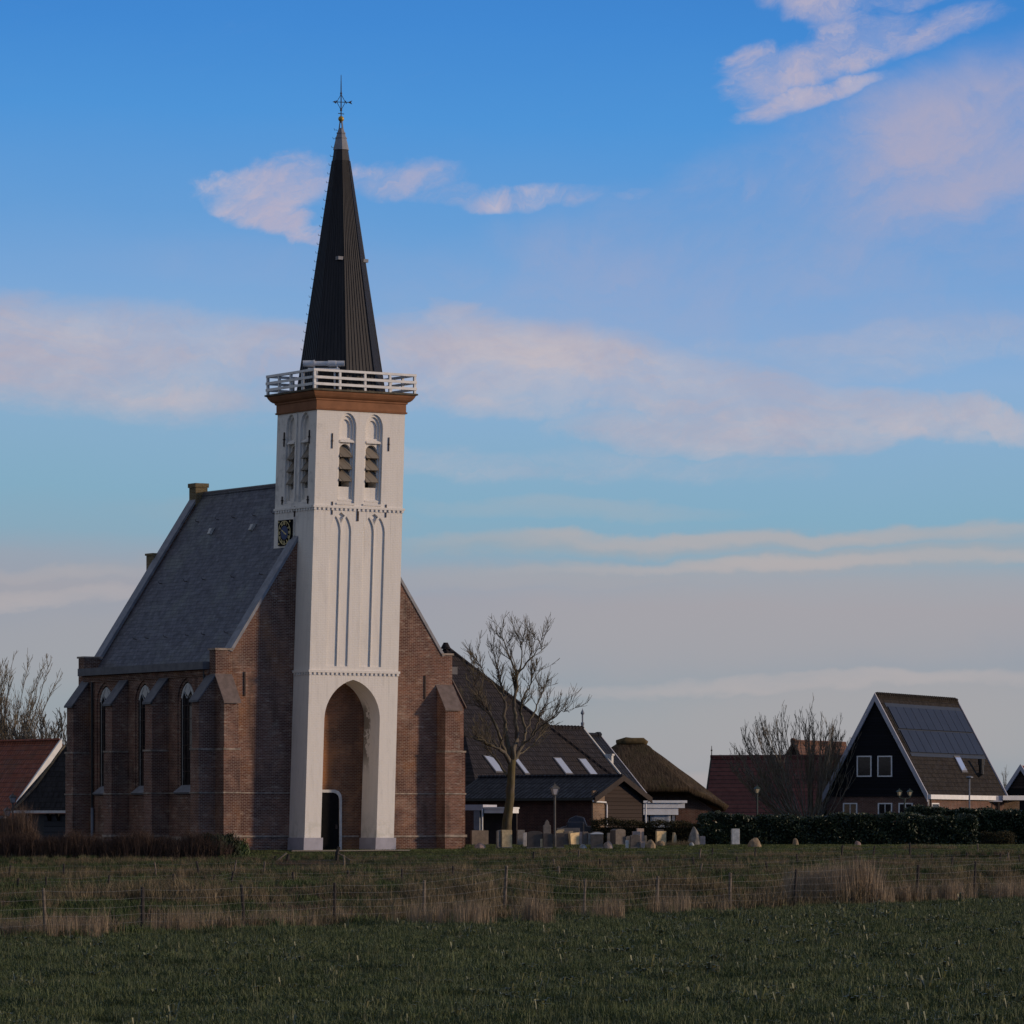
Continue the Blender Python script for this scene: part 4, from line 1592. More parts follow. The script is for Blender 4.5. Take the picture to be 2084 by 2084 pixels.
bmesh.ops.recalc_face_normals(bm, faces=bm.faces)
bm.normal_update()
for q in bm.verts:
    q.co += Vector((0, 0, .07)) * mnoise.noise(q.co * 1.3) + Vector((.02, .02, .05)) * mnoise.noise(q.co * 4.0)
bm.to_mesh(o.data)
bm.free()
md = o.modifiers.new('thick', 'SOLIDIFY')
md.thickness = .42
md.offset = -1 if True else 1
o.data.polygons.foreach_set('use_smooth', [True] * len(o.data.polygons))
b = MB()
b.tube([(RL[0] - .1, 0, RL[2] + .02), (RL[0] + .5, 0, RL[2] + .12), ((RL[0] + RRt[0]) / 2, 0, RL[2] + .1), (RRt[0] - .1, 0, RRt[2] + .1), (RRt[0] + .15, 0, RRt[2] - .02)], [.16, .24, .22, .22, .14], 10)
b.build('ridge_capping', M['ridge_turf'], o, smooth=True)
b = MB()
b.prism([(e1[0], 0), (e3[0] - .5, 0), (e3[0] - .9, e3[2] - .25), (e2[0] - .05, e2[2] - .12), (e1[0], e2[2] - .12)], 'v', -2.0, 4.5)
b.build('wall', M['brick_house'], th_)
# flat roofed bay with white cornice in front of it
BY = Frame(1312, 271.0, 14)
bay = BY.root('garden_room', 'white flat-roofed garden room with a blue-grey frame beside the thatched house', 'extension')
u1, z1 = BY.onv(1396, 1629)
z0 = BY.onv(1396, 1648)[1]
b = MB()
b.box(-.2, u1, -.25, 3, z1 - .14, z1)
b.box(-.15, u1 - .1, -.12, 3, z1 - .42, z1 - .141)
b.box(-.1, u1 - .45, -.04, 3, z0 - .28, z1 - .421)
b.build('cornice', M['white'], bay)
b = MB()
b.box(0, u1 - .5, .3, 2.8, 0, z0 - .28)
b.build('wall', M['dark'], bay)
b = MB()
for u in (.1, .45, u1 - 1.15, u1 - .75):
    b.box(u, u + .16, .18, .32, 0, z0 - .281)
b.build('frame', M['greywin'], bay)
b = MB()
ua_, za_ = BY.onv(1326, 1650)
ub_, zb_ = BY.onv(1367, 1664)
b.box(ua_, ub_, .20, .29, GZ, za_)
wp = b.build('window', M['offwhite'], bay)
b = MB()
b.box(ua_ + .09, ub_ - .09, .185, .2, GZ, za_ - .1)
b.build('pane', plain('curtained_glass', g3(.40, .41, .42), .1, 2, .2, .5), wp)

# --- wine red roofed house
WR = Frame(1449, 325.0, -12)
hw_ = WR.root('red_roofed_house', 'house with a broad wine-red tiled roof and a thin rod on its ridge end', 'house')
zr = CZ + (HZ - 1541) / F * 325
ke = math.tan(R(52))
LW = 9.5
ze_ = 1.7
ve = -(zr - ze_) / ke
b = MB()
b.slab([(0, ve, ze_), (LW, ve, ze_), (LW, 0, zr), (0, 0, zr)], .16)
b.slab([(LW, 0, zr), (LW, -ve, ze_), (0, -ve, ze_), (0, 0, zr)], .16)
o = b.build('roof', M['tile_wine'], hw_)
b = MB()
b.tube([(-.1, 0, zr + .03), (LW, 0, zr + .03)], .12, 6)
b.build('ridge_tiles', M['tile_wine'], o)
b = MB()
b.hexa([(-.1, .1, zr - .1), (-.004, .1, zr - .1), (-.004, ve, ze_ - .1), (-.1, ve, ze_ - .1)], [(-.1, .1, zr + .1), (-.004, .1, zr + .1), (-.004, ve, ze_ + .1), (-.1, ve, ze_ + .1)])
b.build('verge_board', M['asphalt_dark'], o)
b = MB()
b.tube([(-.02, 0, zr), (-.02, 0, zr + .75)], [.04, .02], 5)
b.tube([(-.02, 0, zr + .4), (-.02, 0, zr + .5)], .06, 5)
b.build('ridge_rod', M['iron'], o)
b = MB()
b.prism([(ve + .4, 0), (-ve - .4, 0), (-ve - .4, ze_), (0, zr - .4), (ve + .4, ze_)], 'u', .15, LW - .1)
b.build('wall', M['brick_dark'], hw_)

# --- rust roofed house behind it
RU = Frame(1613, 345.0, 62)
hr_ = RU.root('rust_roofed_house', 'house with a rust-brown tiled roof and dark gable, behind the bare multi-stemmed tree', 'house')
zr = CZ + (HZ - 1509) / F * 345
LU = 9.0
ve = -3.6
ke = 1.55
b = MB()
b.slab([(0, ve, zr + ve * ke), (LU, ve, zr + ve * ke), (LU, 0, zr), (0, 0, zr)], .16)
b.slab([(LU, 0, zr), (LU, -ve, zr + ve * ke), (0, -ve, zr + ve * ke), (0, 0, zr)], .16)
o = b.build('roof', M['tile_rust'], hr_)
b = MB()
b.tube([(-.02, 0, zr + .02), (LU, 0, zr + .02)], .12, 6)
b.tube([(.0, 0, zr + .02), (.15, 0, zr + .1)], .2, 6)
b.build('ridge_tiles', M['tile_rust'], o)
b = MB()
b.prism([(ve + .3, 0), (-ve - .3, 0), (-ve - .3, zr + ve * ke), (0, zr - .25), (ve + .3, zr + ve * ke)], 'u', .2, LU - .1)
b.build('wall', M['boards_brown'], hr_)

# --- black gabled house with solar panels
BG = Frame(1884, 280.0, 65)
hb_ = BG.root('black_gabled_house', 'brick house with a black boarded gable, white verges and solar panels on its roof', 'house')
WB = BG.onu(1681, 1612, 0)[0]
vc = WB / 2
zE = CZ + (HZ - 1612) / F * 280
zP = CZ + (HZ - 1414) / F * (280 + vc * BG.V.y)
kb = (zP - zE) / vc
LB = BG.onv(1947, 1421, vc)[0]
b = MB()
b.slab([(-.05, -.12, zE - .12 * kb), (LB, -.12, zE - .12 * kb), (LB, vc, zP), (-.05, vc, zP)], .16)
b.slab([(LB, vc, zP), (LB, WB + .12, zE - .12 * kb), (-.05, WB + .12, zE - .12 * kb), (-.05, vc, zP)], .16)
br = b.build('roof', M['tile_brown'], hb_)
b = MB()
b.tube([(.05, vc, zP + .03), (LB, vc, zP + .03)], .11, 6)
for i in range(int(LB / .35)):
    u = .2 + i * .35
    b.tube([(u, vc, zP + .04), (u + .09, vc, zP + .05)], .14, 6)
b.build('ridge_tiles', M['tile_brown'], br)
b = MB()
b.prism([(0, 0), (WB, 0), (WB, zE - .25), (0, zE - .25)], 'u', .12, LB - .15)
b.build('wall', M['brick_house'], hb_)
b = MB()
b.prism([(.15, zE - .245), (WB - .15, zE - .245), (vc, zP - .3)], 'u', .05, LB - .2)
b.build('gable_boards', M['boards_black'], hb_)
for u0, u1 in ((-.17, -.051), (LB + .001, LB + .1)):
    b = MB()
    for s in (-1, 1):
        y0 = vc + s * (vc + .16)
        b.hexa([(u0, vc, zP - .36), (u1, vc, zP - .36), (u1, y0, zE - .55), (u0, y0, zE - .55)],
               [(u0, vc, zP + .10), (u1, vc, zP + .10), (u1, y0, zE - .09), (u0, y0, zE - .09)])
    b.build('verge_board', M['grey_shaded_white'], br)  # white boards, shade of the gable side put into the colour
b = MB()
b.box(-.05, LB + .1, -.34, -.14, zE - .40, zE - .14)
b.build('fascia', M['white'], br)
for pxs, py0, py1 in (((1744, 1774), 1538, 1581), ((1786, 1816), 1538, 1581)):
    va_, zt_ = BG.onu(pxs[1], py0, .05)
    vb_, zb2 = BG.onu(pxs[0], py1, .05)
    wall_window(hb_, min(va_, vb_), max(va_, vb_), zb2, zt_, M['white'], 'u', .05, -1, 0)
for pxs in ((1716, 1745), (1787, 1816), (1829, 1858)):
    va_, zt_ = BG.onu(pxs[1], 1634, .12)
    vb_, zb2 = BG.onu(pxs[0], 1668, .12)
    wall_window(hb_, min(va_, vb_), max(va_, vb_), zb2, zt_, M['white'], 'u', .12, -1, 1)
ua_, zt_ = BG.onv(1895, 1634)
ub_, zb2 = BG.onv(1910, 1652)
wall_window(hb_, ua_, ub_, zb2, zt_, M['white'], 'v', 0.0, -1, 0)
b = MB()
b.tube([(.2, -.08, zE - .4), (.2, -.08, 0)], .05, 8)
b.build('downpipe', M['offwhite'], hb_)
b = MB()
b.tube([(.62, -.08, zE - .3), (.62, -.08, 0)], .05, 8)
b.build('downpipe', M['asphalt_dark'], hb_)
# solar panels
z0_, k_ = zE, kb
nrm = Vector((0, -kb, 1)).normalized()
tl = BG.plane(1800, 1437, 0, zE, kb)
bl = BG.plane(1856, 1533, 0, zE, kb)
tr_ = BG.plane(1953, 1445, 0, zE, kb)
ulo, uhi = (tl[0] + bl[0]) / 2, tr_[0]
vlo, vhi = bl[1], tl[1]


def PB(u, v, h):
    return Vector((u, v, zE + kb * v)) + nrm * h


nc = 10
for r in range(2):
    for c in range(nc):
        ua_ = ulo + (uhi - ulo) * c / nc + .03
        ub_ = ulo + (uhi - ulo) * (c + 1) / nc - .03
        va_ = vlo + (vhi - vlo) * r / 2 + .025
        vb_ = vlo + (vhi - vlo) * (r + 1) / 2 - .025
        b = MB()
        b.hexa([PB(ua_, va_, .03), PB(ub_, va_, .03), PB(ub_, vb_, .03), PB(ua_, vb_, .03)], [PB(ua_, va_, .09), PB(ub_, va_, .09), PB(ub_, vb_, .09), PB(ua_, vb_, .09)])
        b.build('solar_panel', M['solar'], br)
b = MB()
b.hexa([PB(ulo - .1, vlo - .1, 0), PB(uhi + .1, vlo - .1, 0), PB(uhi + .1, vhi + .1, 0), PB(ulo - .1, vhi + .1, 0)],
       [PB(ulo - .1, vlo - .1, .032), PB(uhi + .1, vlo - .1, .032), PB(uhi + .1, vhi + .1, .032), PB(ulo - .1, vhi + .1, .032)])
b.build('panel_frame', M['asphalt_dark'], br)
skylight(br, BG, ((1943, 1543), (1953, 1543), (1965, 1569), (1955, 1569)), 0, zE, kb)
q = BG.plane(1990, 1578, 0, zE, kb)
b = MB()
q = Vector(q)
b.tube([q + nrm * -.1, q + nrm * .25, q + Vector((0, 0, .5)) + nrm * .25], .16, 8)
b.tube([q + Vector((0, 0, .5)) + nrm * .25, q + Vector((0, 0, .85)) + nrm * .25], .2, 8)
b.build('flue', M['asphalt_dark'], br)
# awning / carport along its side
CPF = Frame(1948, 289.0, 20)
cp = CPF.root('carport', 'flat carport with a grey and white fascia beside the black gabled house', 'carport')
u1, z1 = CPF.onv(2040, 1619)
u2 = CPF.onv(2120, 1619)[0]
z0 = CPF.onv(2040, 1630)[1]
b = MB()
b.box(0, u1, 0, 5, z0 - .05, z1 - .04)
b.build('fascia', M['grey_shaded_white'], cp)
b = MB()
b.box(u1 + .003, u2, -.1, 5, z0 + .05, z1)
b.build('roof_edge', M['white'], cp)
b = MB()
b.box(-.3, u2, 3, 3.3, 0, z0 + .0)
b.build('back_wall', M['brick_pale'], cp)
b = MB()
for u in (.2, u1 - .2, u1 + 1.6):
    b.box(u, u + .14, .2, .34, 0, z0)
b.build('support', M['brown_trim'], cp)

# --- small gable at the right edge
EG = Frame(2078, 330.0, 65)
eg = EG.root('small_red_house', 'small house with a white verge and orange-red roof at the right edge', 'house')
zP = CZ + (HZ - 1558) / F * 330
b = MB()
kk = 1.45
b.slab([(0, -2.4, zP - 2.4 * kk), (8, -2.4, zP - 2.4 * kk), (8, 0, zP), (0, 0, zP)], .15)
b.slab([(8, 0, zP), (8, 2.4, zP - 2.4 * kk), (0, 2.4, zP - 2.4 * kk), (0, 0, zP)], .15)
o = b.build('roof', M['tile_red'], eg)
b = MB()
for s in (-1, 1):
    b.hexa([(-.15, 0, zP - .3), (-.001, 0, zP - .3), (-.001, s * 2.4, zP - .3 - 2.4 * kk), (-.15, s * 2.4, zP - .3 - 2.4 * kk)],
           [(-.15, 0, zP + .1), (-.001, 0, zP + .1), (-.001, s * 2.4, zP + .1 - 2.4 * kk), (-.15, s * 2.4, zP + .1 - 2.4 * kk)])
b.build('verge_board', M['grey_shaded_white'], o)  # white verge with its shade in the colour
b = MB()
b.prism([(-2.2, zP - 1.9), (2.2, zP - 1.9), (2.2, zP - 2.3 * kk), (0, zP - .2), (-2.2, zP - 2.3 * kk)][:0] or [(-2.2, 0), (2.2, 0), (2.2, zP - 2.3 * kk), (0, zP - .2), (-2.2, zP - 2.3 * kk)], 'u', .1, 7.8)
b.build('wall', M['boards_brown'], eg)
b = MB()
b.box(.0, .099, -1.5, 1.5, GZ, zP - 1.55)
b.build('garage_door', M['dark'], eg)

# --- left: red tiled house and dark roofed barn
LH = Frame(123, 262.0, -51)
lh = LH.root('red_tiled_house', 'house with an orange-red pantile roof and a broad white verge left of the church', 'house')
zr = CZ + (HZ - 1507) / F * 262
kl = math.tan(R(50.5))
vL = -(zr - 1.72) / kl
LL = 14.0
b = MB()
b.slab([(-LL, vL, 1.72), (-.05, vL, 1.72), (-.05, 0, zr), (-LL, 0, zr)], .16)
b.slab([(-.05, 0, zr), (-.05, -vL, 1.72), (-LL, -vL, 1.72), (-LL, 0, zr)], .16)
o = b.build('roof', M['tile_red'], lh)
b = MB()
b.tube([(-LL, 0, zr + .02), (-.1, 0, zr + .02)], .11, 6)
b.build('ridge_tiles', M['tile_red'], o)
b = MB()
b.hexa([(-.05, .05, zr - .42), (.08, .05, zr - .42), (.08, vL * .84, zr + vL * .84 * kl - .42), (-.05, vL * .84, zr + vL * .84 * kl - .42)],
       [(-.05, .05, zr + .12), (.08, .05, zr + .12), (.08, vL * .84, zr + vL * .84 * kl + .12), (-.05, vL * .84, zr + vL * .84 * kl + .12)])
b.build('verge_board', M['white'], o)
b = MB()
b.box(-LL, -.1, vL - .14, vL - .02, 1.58, 1.70)
b.build('gutter', M['greywin'], o)
b = MB()
b.prism([(vL + .3, 0), (-vL - .3, 0), (-vL - .3, 1.7), (0, zr - .3), (vL + .3, 1.7)], 'u', -LL + .1, -.25)
b.build('wall', M['brick_dark'], lh)

DB = Frame(18, 246.0, -14)
db = DB.root('dark_roofed_barn', 'low dark barn with black tiled roof and pale gutter between red roof and church', 'barn')
zE = CZ + (HZ - 1650) / F * 246
uP, zt_ = DB.onv(131, 1520, 3.2)
b = MB()
Ltot = 13.0
pA, pB, pC, pD = (.0, 0, zE), (Ltot, 0, zE), (Ltot, 3.2, zt_), (uP, 3.2, zt_)
pm = (DB.onv(72, 1603, 1.05)[0], 1.05, DB.onv(72, 1603, 1.05)[1])
b.add([pA, pB, pC, pD, pm, (.0, 6.4, zE), (Ltot, 6.4, zE)], [(0, 1, 2, 3, 4), (3, 2, 6, 5), (0, 4, 3, 5)])
o = b.build('roof', M['tile_black'], db)
md = o.modifiers.new('thick', 'SOLIDIFY')
md.thickness = .14
md.offset = -1
b = MB()
b.tube([Vector(pA) + Vector((.3, .1, .12)), Vector(pm) + Vector((0, 0, .06)), Vector(pD) + Vector((0, 0, .06))], .07, 5)
b.build('hip_tiles', M['bark_far'], o)
b = MB()
b.box(-.1, Ltot, -.16, -.03, zE - .12, zE + .01)
b.build('gutter', M['siren'], o)
b = MB()
for u in (.45, 1.05, 2.0 + DB.onv(95, 1660)[0] * 0, DB.onv(96, 1660)[0], DB.onv(114, 1660)[0]):
    b.hexa([(u, .18, zE - .5), (u + .12, .18, zE - .5), (u + .12, .24, zE - .5), (u, .24, zE - .5)], [(u, -.12, zE - .14), (u + .12, -.12, zE - .14), (u + .12, .24, zE - .14), (u, .24, zE - .14)])
b.build('bracket', M['dark'], o)
us = DB.onv(90, 1690, .3)[0]
b = MB()
b.box(.3, us, .25, 6.1, 0, zE - .15)
b.build('rendered_wall', M['render_grey'], db)
b = MB()
b.box(us + .003, Ltot - .2, .24, 6.1, 0, zE - .15)
b.build('boarded_wall', M['boards_grey'], db)
b = MB()
up = DB.onv(57.5, 1690, .2)[0]
b.tube([(up, .18, zE - .15), (up, .18, 0)], .05, 8)
b.build('downpipe', M['greywin'], db)
# ------------------------------------------------------------------ churchyard
def yard_Y(yb):
    """distance of a foot on the churchyard lawn seen at photo row yb"""
    return max(224.5, min(231.0, (CZ - GZ) * F / max(yb - HZ, 1)))


SM = {}


def smat(key, col, var=.22, rough=.75):
    if key not in SM:
        SM[key] = stone_mat(key, col, var, rough)
    return SM[key]


GREY = ('grey_headstone', g3(.21, .185, .16))
DARK = ('dark_headstone', g3(.088, .072, .062))
CHAR = ('charcoal_headstone', g3(.125, .105, .09))
PINK = ('pink_grey_headstone', g3(.42, .32, .27))
TAN = ('sandstone', (.56, .42, .25, 1))
GOLD = ('yellow_sandstone', (.68, .50, .27, 1))
BROWN = ('brown_headstone', g3(.20, .155, .115))
PALE = ('pale_stone', g3(.52, .47, .43))
WHITE = ('white_stone', g3(.62, .60, .55))


def headstone(x0, x1, yt, yb, matk, label, shape='flat', depth=.14, rot=12, Y=None, lean=0.0):
    Y = Y or yard_Y(yb)
    s = Y / F
    c = W3((x0 + x1) / 2, yb, Y)
    wd = (x1 - x0) * s / max(math.cos(R(rot)), .5) - depth * abs(math.sin(R(rot)))
    wd = max(wd, .12)
    top = CZ + (HZ - yt) * s
    zg = zt(c.x, Y)
    h = top - zg
    o = MB()
    hw = wd / 2
    if shape == 'flat':
        poly = [(-hw, -.15), (hw, -.15), (hw, h), (-hw, h)]
    elif shape == 'arch':
        poly = [(-hw, -.15), (hw, -.15), (hw, h - hw * .28)] + [(hw * math.cos(math.pi * i / 8), h - hw * .28 + hw * .28 * math.sin(math.pi * i / 8)) for i in range(1, 8)] + [(-hw, h - hw * .28)]
    elif shape == 'slant':
        poly = [(-hw, -.15), (hw, -.15), (hw, h), (-hw * .6, h - .02), (-hw, h - .09)]
    elif shape == 'gothic':
        poly = [(-hw, -.15), (hw, -.15), (hw, h - .28), (hw * .62, h - .24), (hw * .5, h - .12), (0, h), (-hw * .5, h - .12), (-hw * .62, h - .24), (-hw, h - .28)]
    elif shape == 'taper':
        poly = [(-hw * .74, -.15), (hw * .8, -.15), (hw, h), (-hw * .9, h - .04), (-hw, h - .1)]
    elif shape == 'point':
        poly = [(-hw, -.15), (hw, -.15), (hw * .9, h * .7), (hw * .35, h * .95), (-hw * .35, h), (-hw * .8, h * .55)]
    o.prism(poly, 'v', -depth / 2, depth / 2)
    r = o.build('headstone', smat(*matk), None, bevel=.012)
    r.location = (c.x, Y, zg)
    r.rotation_euler = (R(lean), 0, R(rot))
    tag(r, label, 'headstone', 'headstones in the churchyard')
    if h > .4 and depth >= .12:
        p = MB()
        p.box(-hw * 1.06, hw * 1.06, -depth * .9, depth * .9, -.15, .07)
        p.build('base', smat('grave_kerb', g3(.15, .14, .13)), r)
    return r


def boulder(x0, x1, yt, yb, col, label, key, Y=None, seed=0, tall=False, grp='boulders in the churchyard'):
    Y = Y or yard_Y(yb)
    s = Y / F
    c = W3((x0 + x1) / 2, yb, Y)
    zg = zt(c.x, Y)
    rx = (x1 - x0) * s / 2
    h = CZ + (HZ - yt) * s - zg
    bm = bmesh.new()
    bmesh.ops.create_icosphere(bm, subdivisions=4, radius=1.0)
    for v in bm.verts:
        n = v.co.copy()
        d = 1 + .16 * mnoise.noise(n * 1.3 + Vector((seed, 0, 0))) + .05 * mnoise.noise(n * 4 + Vector((seed, 5, 0)))
        z = n.z * d
        tp = 1.0
        if tall:
            tp = 1.0 - .38 * max(0, z) ** 1.5
        v.co = Vector((n.x * d * rx * tp, n.y * d * rx * .7 * tp, (z + .12) * h / 1.12 if z > 0 else z * .2 + .1 * h))
    me = bpy.data.meshes.new('boulder')
    bm.to_mesh(me)
    bm.free()
    me.polygons.foreach_set('use_smooth', [True] * len(me.polygons))
    me.materials.append(smat(key, col, .35))
    o = bpy.data.objects.new('boulder', me)
    COL.objects.link(o)
    o.location = (c.x, Y, zg - .03)
    tag(o, label, 'boulder', grp)
    return o


H = headstone
H(957, 994, 1690, 1721, BROWN, 'wide low brown headstone nearest the church buttress', 'flat', .22, 20)
H(1010, 1021, 1689, 1722, GREY, 'narrow grey headstone left of the yellow T-shaped sunlit stone', 'slant', .12, 40, lean=0)
H(1020.5, 1042, 1689, 1722.5, GOLD, 'yellow sandstone headstone partly sunlit, below the bare tree trunk', 'flat', .16, 8)
H(1051.6, 1068, 1689, 1720, GREY, 'upright grey slab between the tree trunk and the wide dark stone', 'flat', .12, 15)
H(1064, 1072, 1694, 1721.5, PALE, 'slim pale stone on the left edge of the wide dark headstone', 'slant', .10, 10)
H(1072.5, 1104, 1691, 1722, DARK, 'widest dark headstone, left of the lamp post', 'arch', .14, 6)
H(1105, 1121, 1668, 1716, GREY, 'tall pointed gothic headstone rising behind the others by the lamp post', 'gothic', .12, 8, Y=236)
H(1104.5, 1125, 1695.5, 1722.5, DARK, 'dark headstone directly left of the lamp post, in front of the pointed one', 'arch', .14, 8)
H(1099, 1104.5, 1707, 1722.5, TAN, 'small tan marker stone beside the wide dark headstone', 'flat', .08, 5)
H(1131, 1148, 1688, 1716, GOLD, 'yellow headstone showing its top just right of the lamp post', 'slant', .12, 8, Y=234)
H(1132, 1148, 1695.5, 1722.5, DARK, 'dark low headstone just right of the lamp post', 'flat', .14, 8)
H(1146.5, 1158, 1692, 1721, CHAR, 'charcoal headstone left of the bright leaning sandstone', 'flat', .14, 14)
H(1154, 1166, 1691, 1716, TAN, 'tan headstone peeping out behind the bright sandstone', 'taper', .1, 10, Y=234)
H(1156.5, 1179, 1694, 1721, GOLD, 'brightest yellow sandstone headstone, narrower at its foot', 'taper', .16, 38)
H(1177, 1186, 1693, 1719.5, PINK, 'pinkish slab standing against the bright sandstone', 'flat', .12, 20)
H(1133, 1180, 1685, 1712, GREY, 'long low grey family stone behind the yellow headstones', 'flat', .2, 4, Y=239)
H(1185, 1196.5, 1692.5, 1719.5, CHAR, 'dark slab left of the white-topped headstone', 'flat', .12, 20)
H(1195.5, 1202.5, 1695, 1719.5, GREY, 'thin grey slab touching the white-topped headstone', 'flat', .1, 20)
r_ = H(1202, 1227.5, 1692, 1722, CHAR, 'charcoal headstone with a white capping', 'arch', .2, 4)
H(1235, 1243, 1695, 1716, GREY, 'small round-topped grey stone behind the pink boulder', 'arch', .1, 10, Y=236)
H(1242.5, 1272, 1687, 1719.5, CHAR, 'thick dark headstone with a broad sunlit right side', 'arch', .42, 38)
H(1272.5, 1279.5, 1710, 1722, WHITE, 'tiny white marker between two dark headstones', 'flat', .1, 10)
H(1273, 1284, 1701, 1717, GREY, 'low grey stone behind the tiny white marker', 'slant', .1, 10, Y=236)
H(1294.5, 1310.5, 1686, 1716, PINK, 'tall pinkish headstone, hindmost of the three stepped stones', 'flat', .14, 20, Y=237)
H(1286, 1303, 1692, 1718, PINK, 'middle pinkish headstone of the three stepped stones', 'flat', .14, 20, Y=233)
H(1281.6, 1302.5, 1698.5, 1723, CHAR, 'dark front headstone of the three stepped stones', 'arch', .16, 12)
H(1303, 1313, 1713, 1723, PINK, 'low pinkish block at the foot of the three stepped stones', 'flat', .12, 12)
H(1310.5, 1316, 1700.5, 1717, GREY, 'narrow mossy stone right of the three stepped stones', 'flat', .1, 10, Y=236)
H(1335, 1351, 1688, 1714, CHAR, 'dark stone showing above the glowing square headstone', 'flat', .12, 8, Y=237)
H(1334, 1356, 1691.5, 1720, GOLD, 'square golden headstone catching the evening sun', 'flat', .14, 24)
H(1367, 1377, 1694, 1719, TAN, 'rough upright sunlit stone in a grass tuft', 'point', .16, 30)
H(1424, 1435.5, 1701.5, 1719, PINK, 'small rounded pink stone leaning on the tall standing boulder', 'arch', .14, 10)
H(1488, 1505, 1686.5, 1720.5, WHITE, 'white square memorial pillar before the laurel hedge', 'flat', .36, 6)
cp_ = MB()
cp_.prism([(-.29, .655), (.29, .655), (.29, .69), (.14, .735), (0, .75), (-.14, .735), (-.29, .69)], 'v', -.13, .13)
cp_.build('capping', M['white'], r_)
B_ = boulder
B_(964, 988, 1714.5, 1726, (.27, .19, .17, 1), 'flat pink boulder at the foot of the brown headstone', 'pink_granite', seed=1)
B_(1178, 1194, 1716.5, 1727, g3(.26, .28, .30), 'blue-grey boulder in the long grass right of the lamp post', 'blue_granite', seed=2)
B_(1227, 1247.5, 1711, 1724, (.29, .23, .2, 1), 'pinkish boulder right of the white-topped headstone', 'rose_granite', seed=3)
B_(1314, 1334, 1708, 1722, (.26, .19, .12, 1), 'brown boulder left of the golden headstone', 'brown_granite', seed=4)
B_(1333, 1354.5, 1709.5, 1722.5, (.27, .19, .13, 1), 'brown boulder in front of the golden headstone', 'brown_granite', Y=227.5, seed=5)
B_(1400, 1427, 1682, 1720, (.22, .2, .175, 1), 'tall rounded standing boulder by the end of the laurel hedge', 'lichen_granite', Y=231, seed=6, tall=True)
B_(1522, 1549.5, 1704.5, 1721.5, (.26, .18, .11, 1), 'domed boulder right of the white pillar', 'brown_granite', seed=7)
B_(1612, 1625, 1705, 1716, (.26, .19, .13, 1), 'small round boulder against the laurel hedge', 'brown_granite', Y=231, seed=8)
B_(1738, 1752, 1710, 1720, (.28, .2, .16, 1), 'farthest right boulder, half hidden in the grass', 'pink_granite', Y=229, seed=9)
B_(1402, 1413, 1713, 1723, g3(.22, .21, .22), 'little grey rock at the foot of the tall standing boulder', 'blue_granite', Y=227.6, seed=10)
B_(1150, 1173, 1778, 1787, g3(.42, .40, .36), 'pale rounded rock on the grass bank', 'pale_granite', Y=184, seed=11, grp=None)
# sheet-covered heap against the annex wall
hp = W3(1176, 1695, 242.5)
b = MB()
b.prism([(-1.0, 0), (1.0, 0), (1.05, .35), (.85, .75), (.45, .8), (.3, 1.22), (-.1, 1.3), (-.42, 1.15), (-.55, .8), (-.85, .72), (-1.0, .4)], 'v', -.5, .5)
b.box(-.55, .3, -.62, -.5, .1, 1.0)
o = b.build('covered_heap', M['tarp'], None, bevel=.06)
o.location = (hp.x, 242.5, GZ + .15)
tag(o, 'dark blue-grey covered heap against the brick annex wall', 'covered heap')

# lamps ---------------------------------------------------------------
def lantern_post(px, ybase, ytop, Y, frame_m, glass_m, label, post_m, rad=.05, heads=1, lw=.2, zb=None):
    base = W3(px, ybase, Y)
    z0 = zt(base.x, Y) if zb is None else zb
    top = CZ + (HZ - ytop) / F * Y
    h = top - z0
    t_ = thing('street_lamp', label, 'street lamp', (base.x, Y, z0), R(20), 'lantern posts')
    b = MB()
    hl = lw * 2.6
    zl = h - hl
    if heads == 1:
        b.lathe([(rad * 1.5, 0), (rad * 1.5, .5), (rad, .6), (rad * .92, zl - .03), (rad * 1.3, zl)], 10)
    else:
        b.lathe([(rad * 1.5, 0), (rad * 1.5, .5), (rad, .6), (rad * .9, zl - .12)], 10)
        b.tube([(-.3, 0, zl - .1), (0, 0, zl - .16), (.3, 0, zl - .1)], .025, 6)
        for q in (-.3, .3):
            b.tube([(q, 0, zl - .1), (q, 0, zl)], .03, 6)
    b.build('post', post_m, t_)
    for q in ([0] if heads == 1 else [-.3, .3]):
        g = MB()
        g.lathe([(lw * .55, zl + .02), (lw, zl + hl * .52)], 4, (q, 0), 0, R(45))
        g.build('lamp_glass', glass_m, t_)
        g = MB()
        g.lathe([(lw * .6, zl - .02), (lw * .6, zl + .02)], 4, (q, 0), 0, R(45))
        g.lathe([(lw * 1.25, zl + hl * .52), (lw * 1.2, zl + hl * .56), (lw * .75, zl + hl * .72), (lw * .3, zl + hl * .80), (lw * .32, zl + hl * .84), (lw * .1, zl + hl * .9), (lw * .07, h)], 4, (q, 0), 0, R(45))
        for k in range(4):
            a = R(45 + 90 * k)
            g.tube([(q + lw * .56 * math.cos(a), lw * .56 * math.sin(a), zl), (q + lw * 1.02 * math.cos(a), lw * 1.02 * math.sin(a), zl + hl * .53)], .012, 4)
        g.build('lantern_frame', frame_m, t_)
    return t_


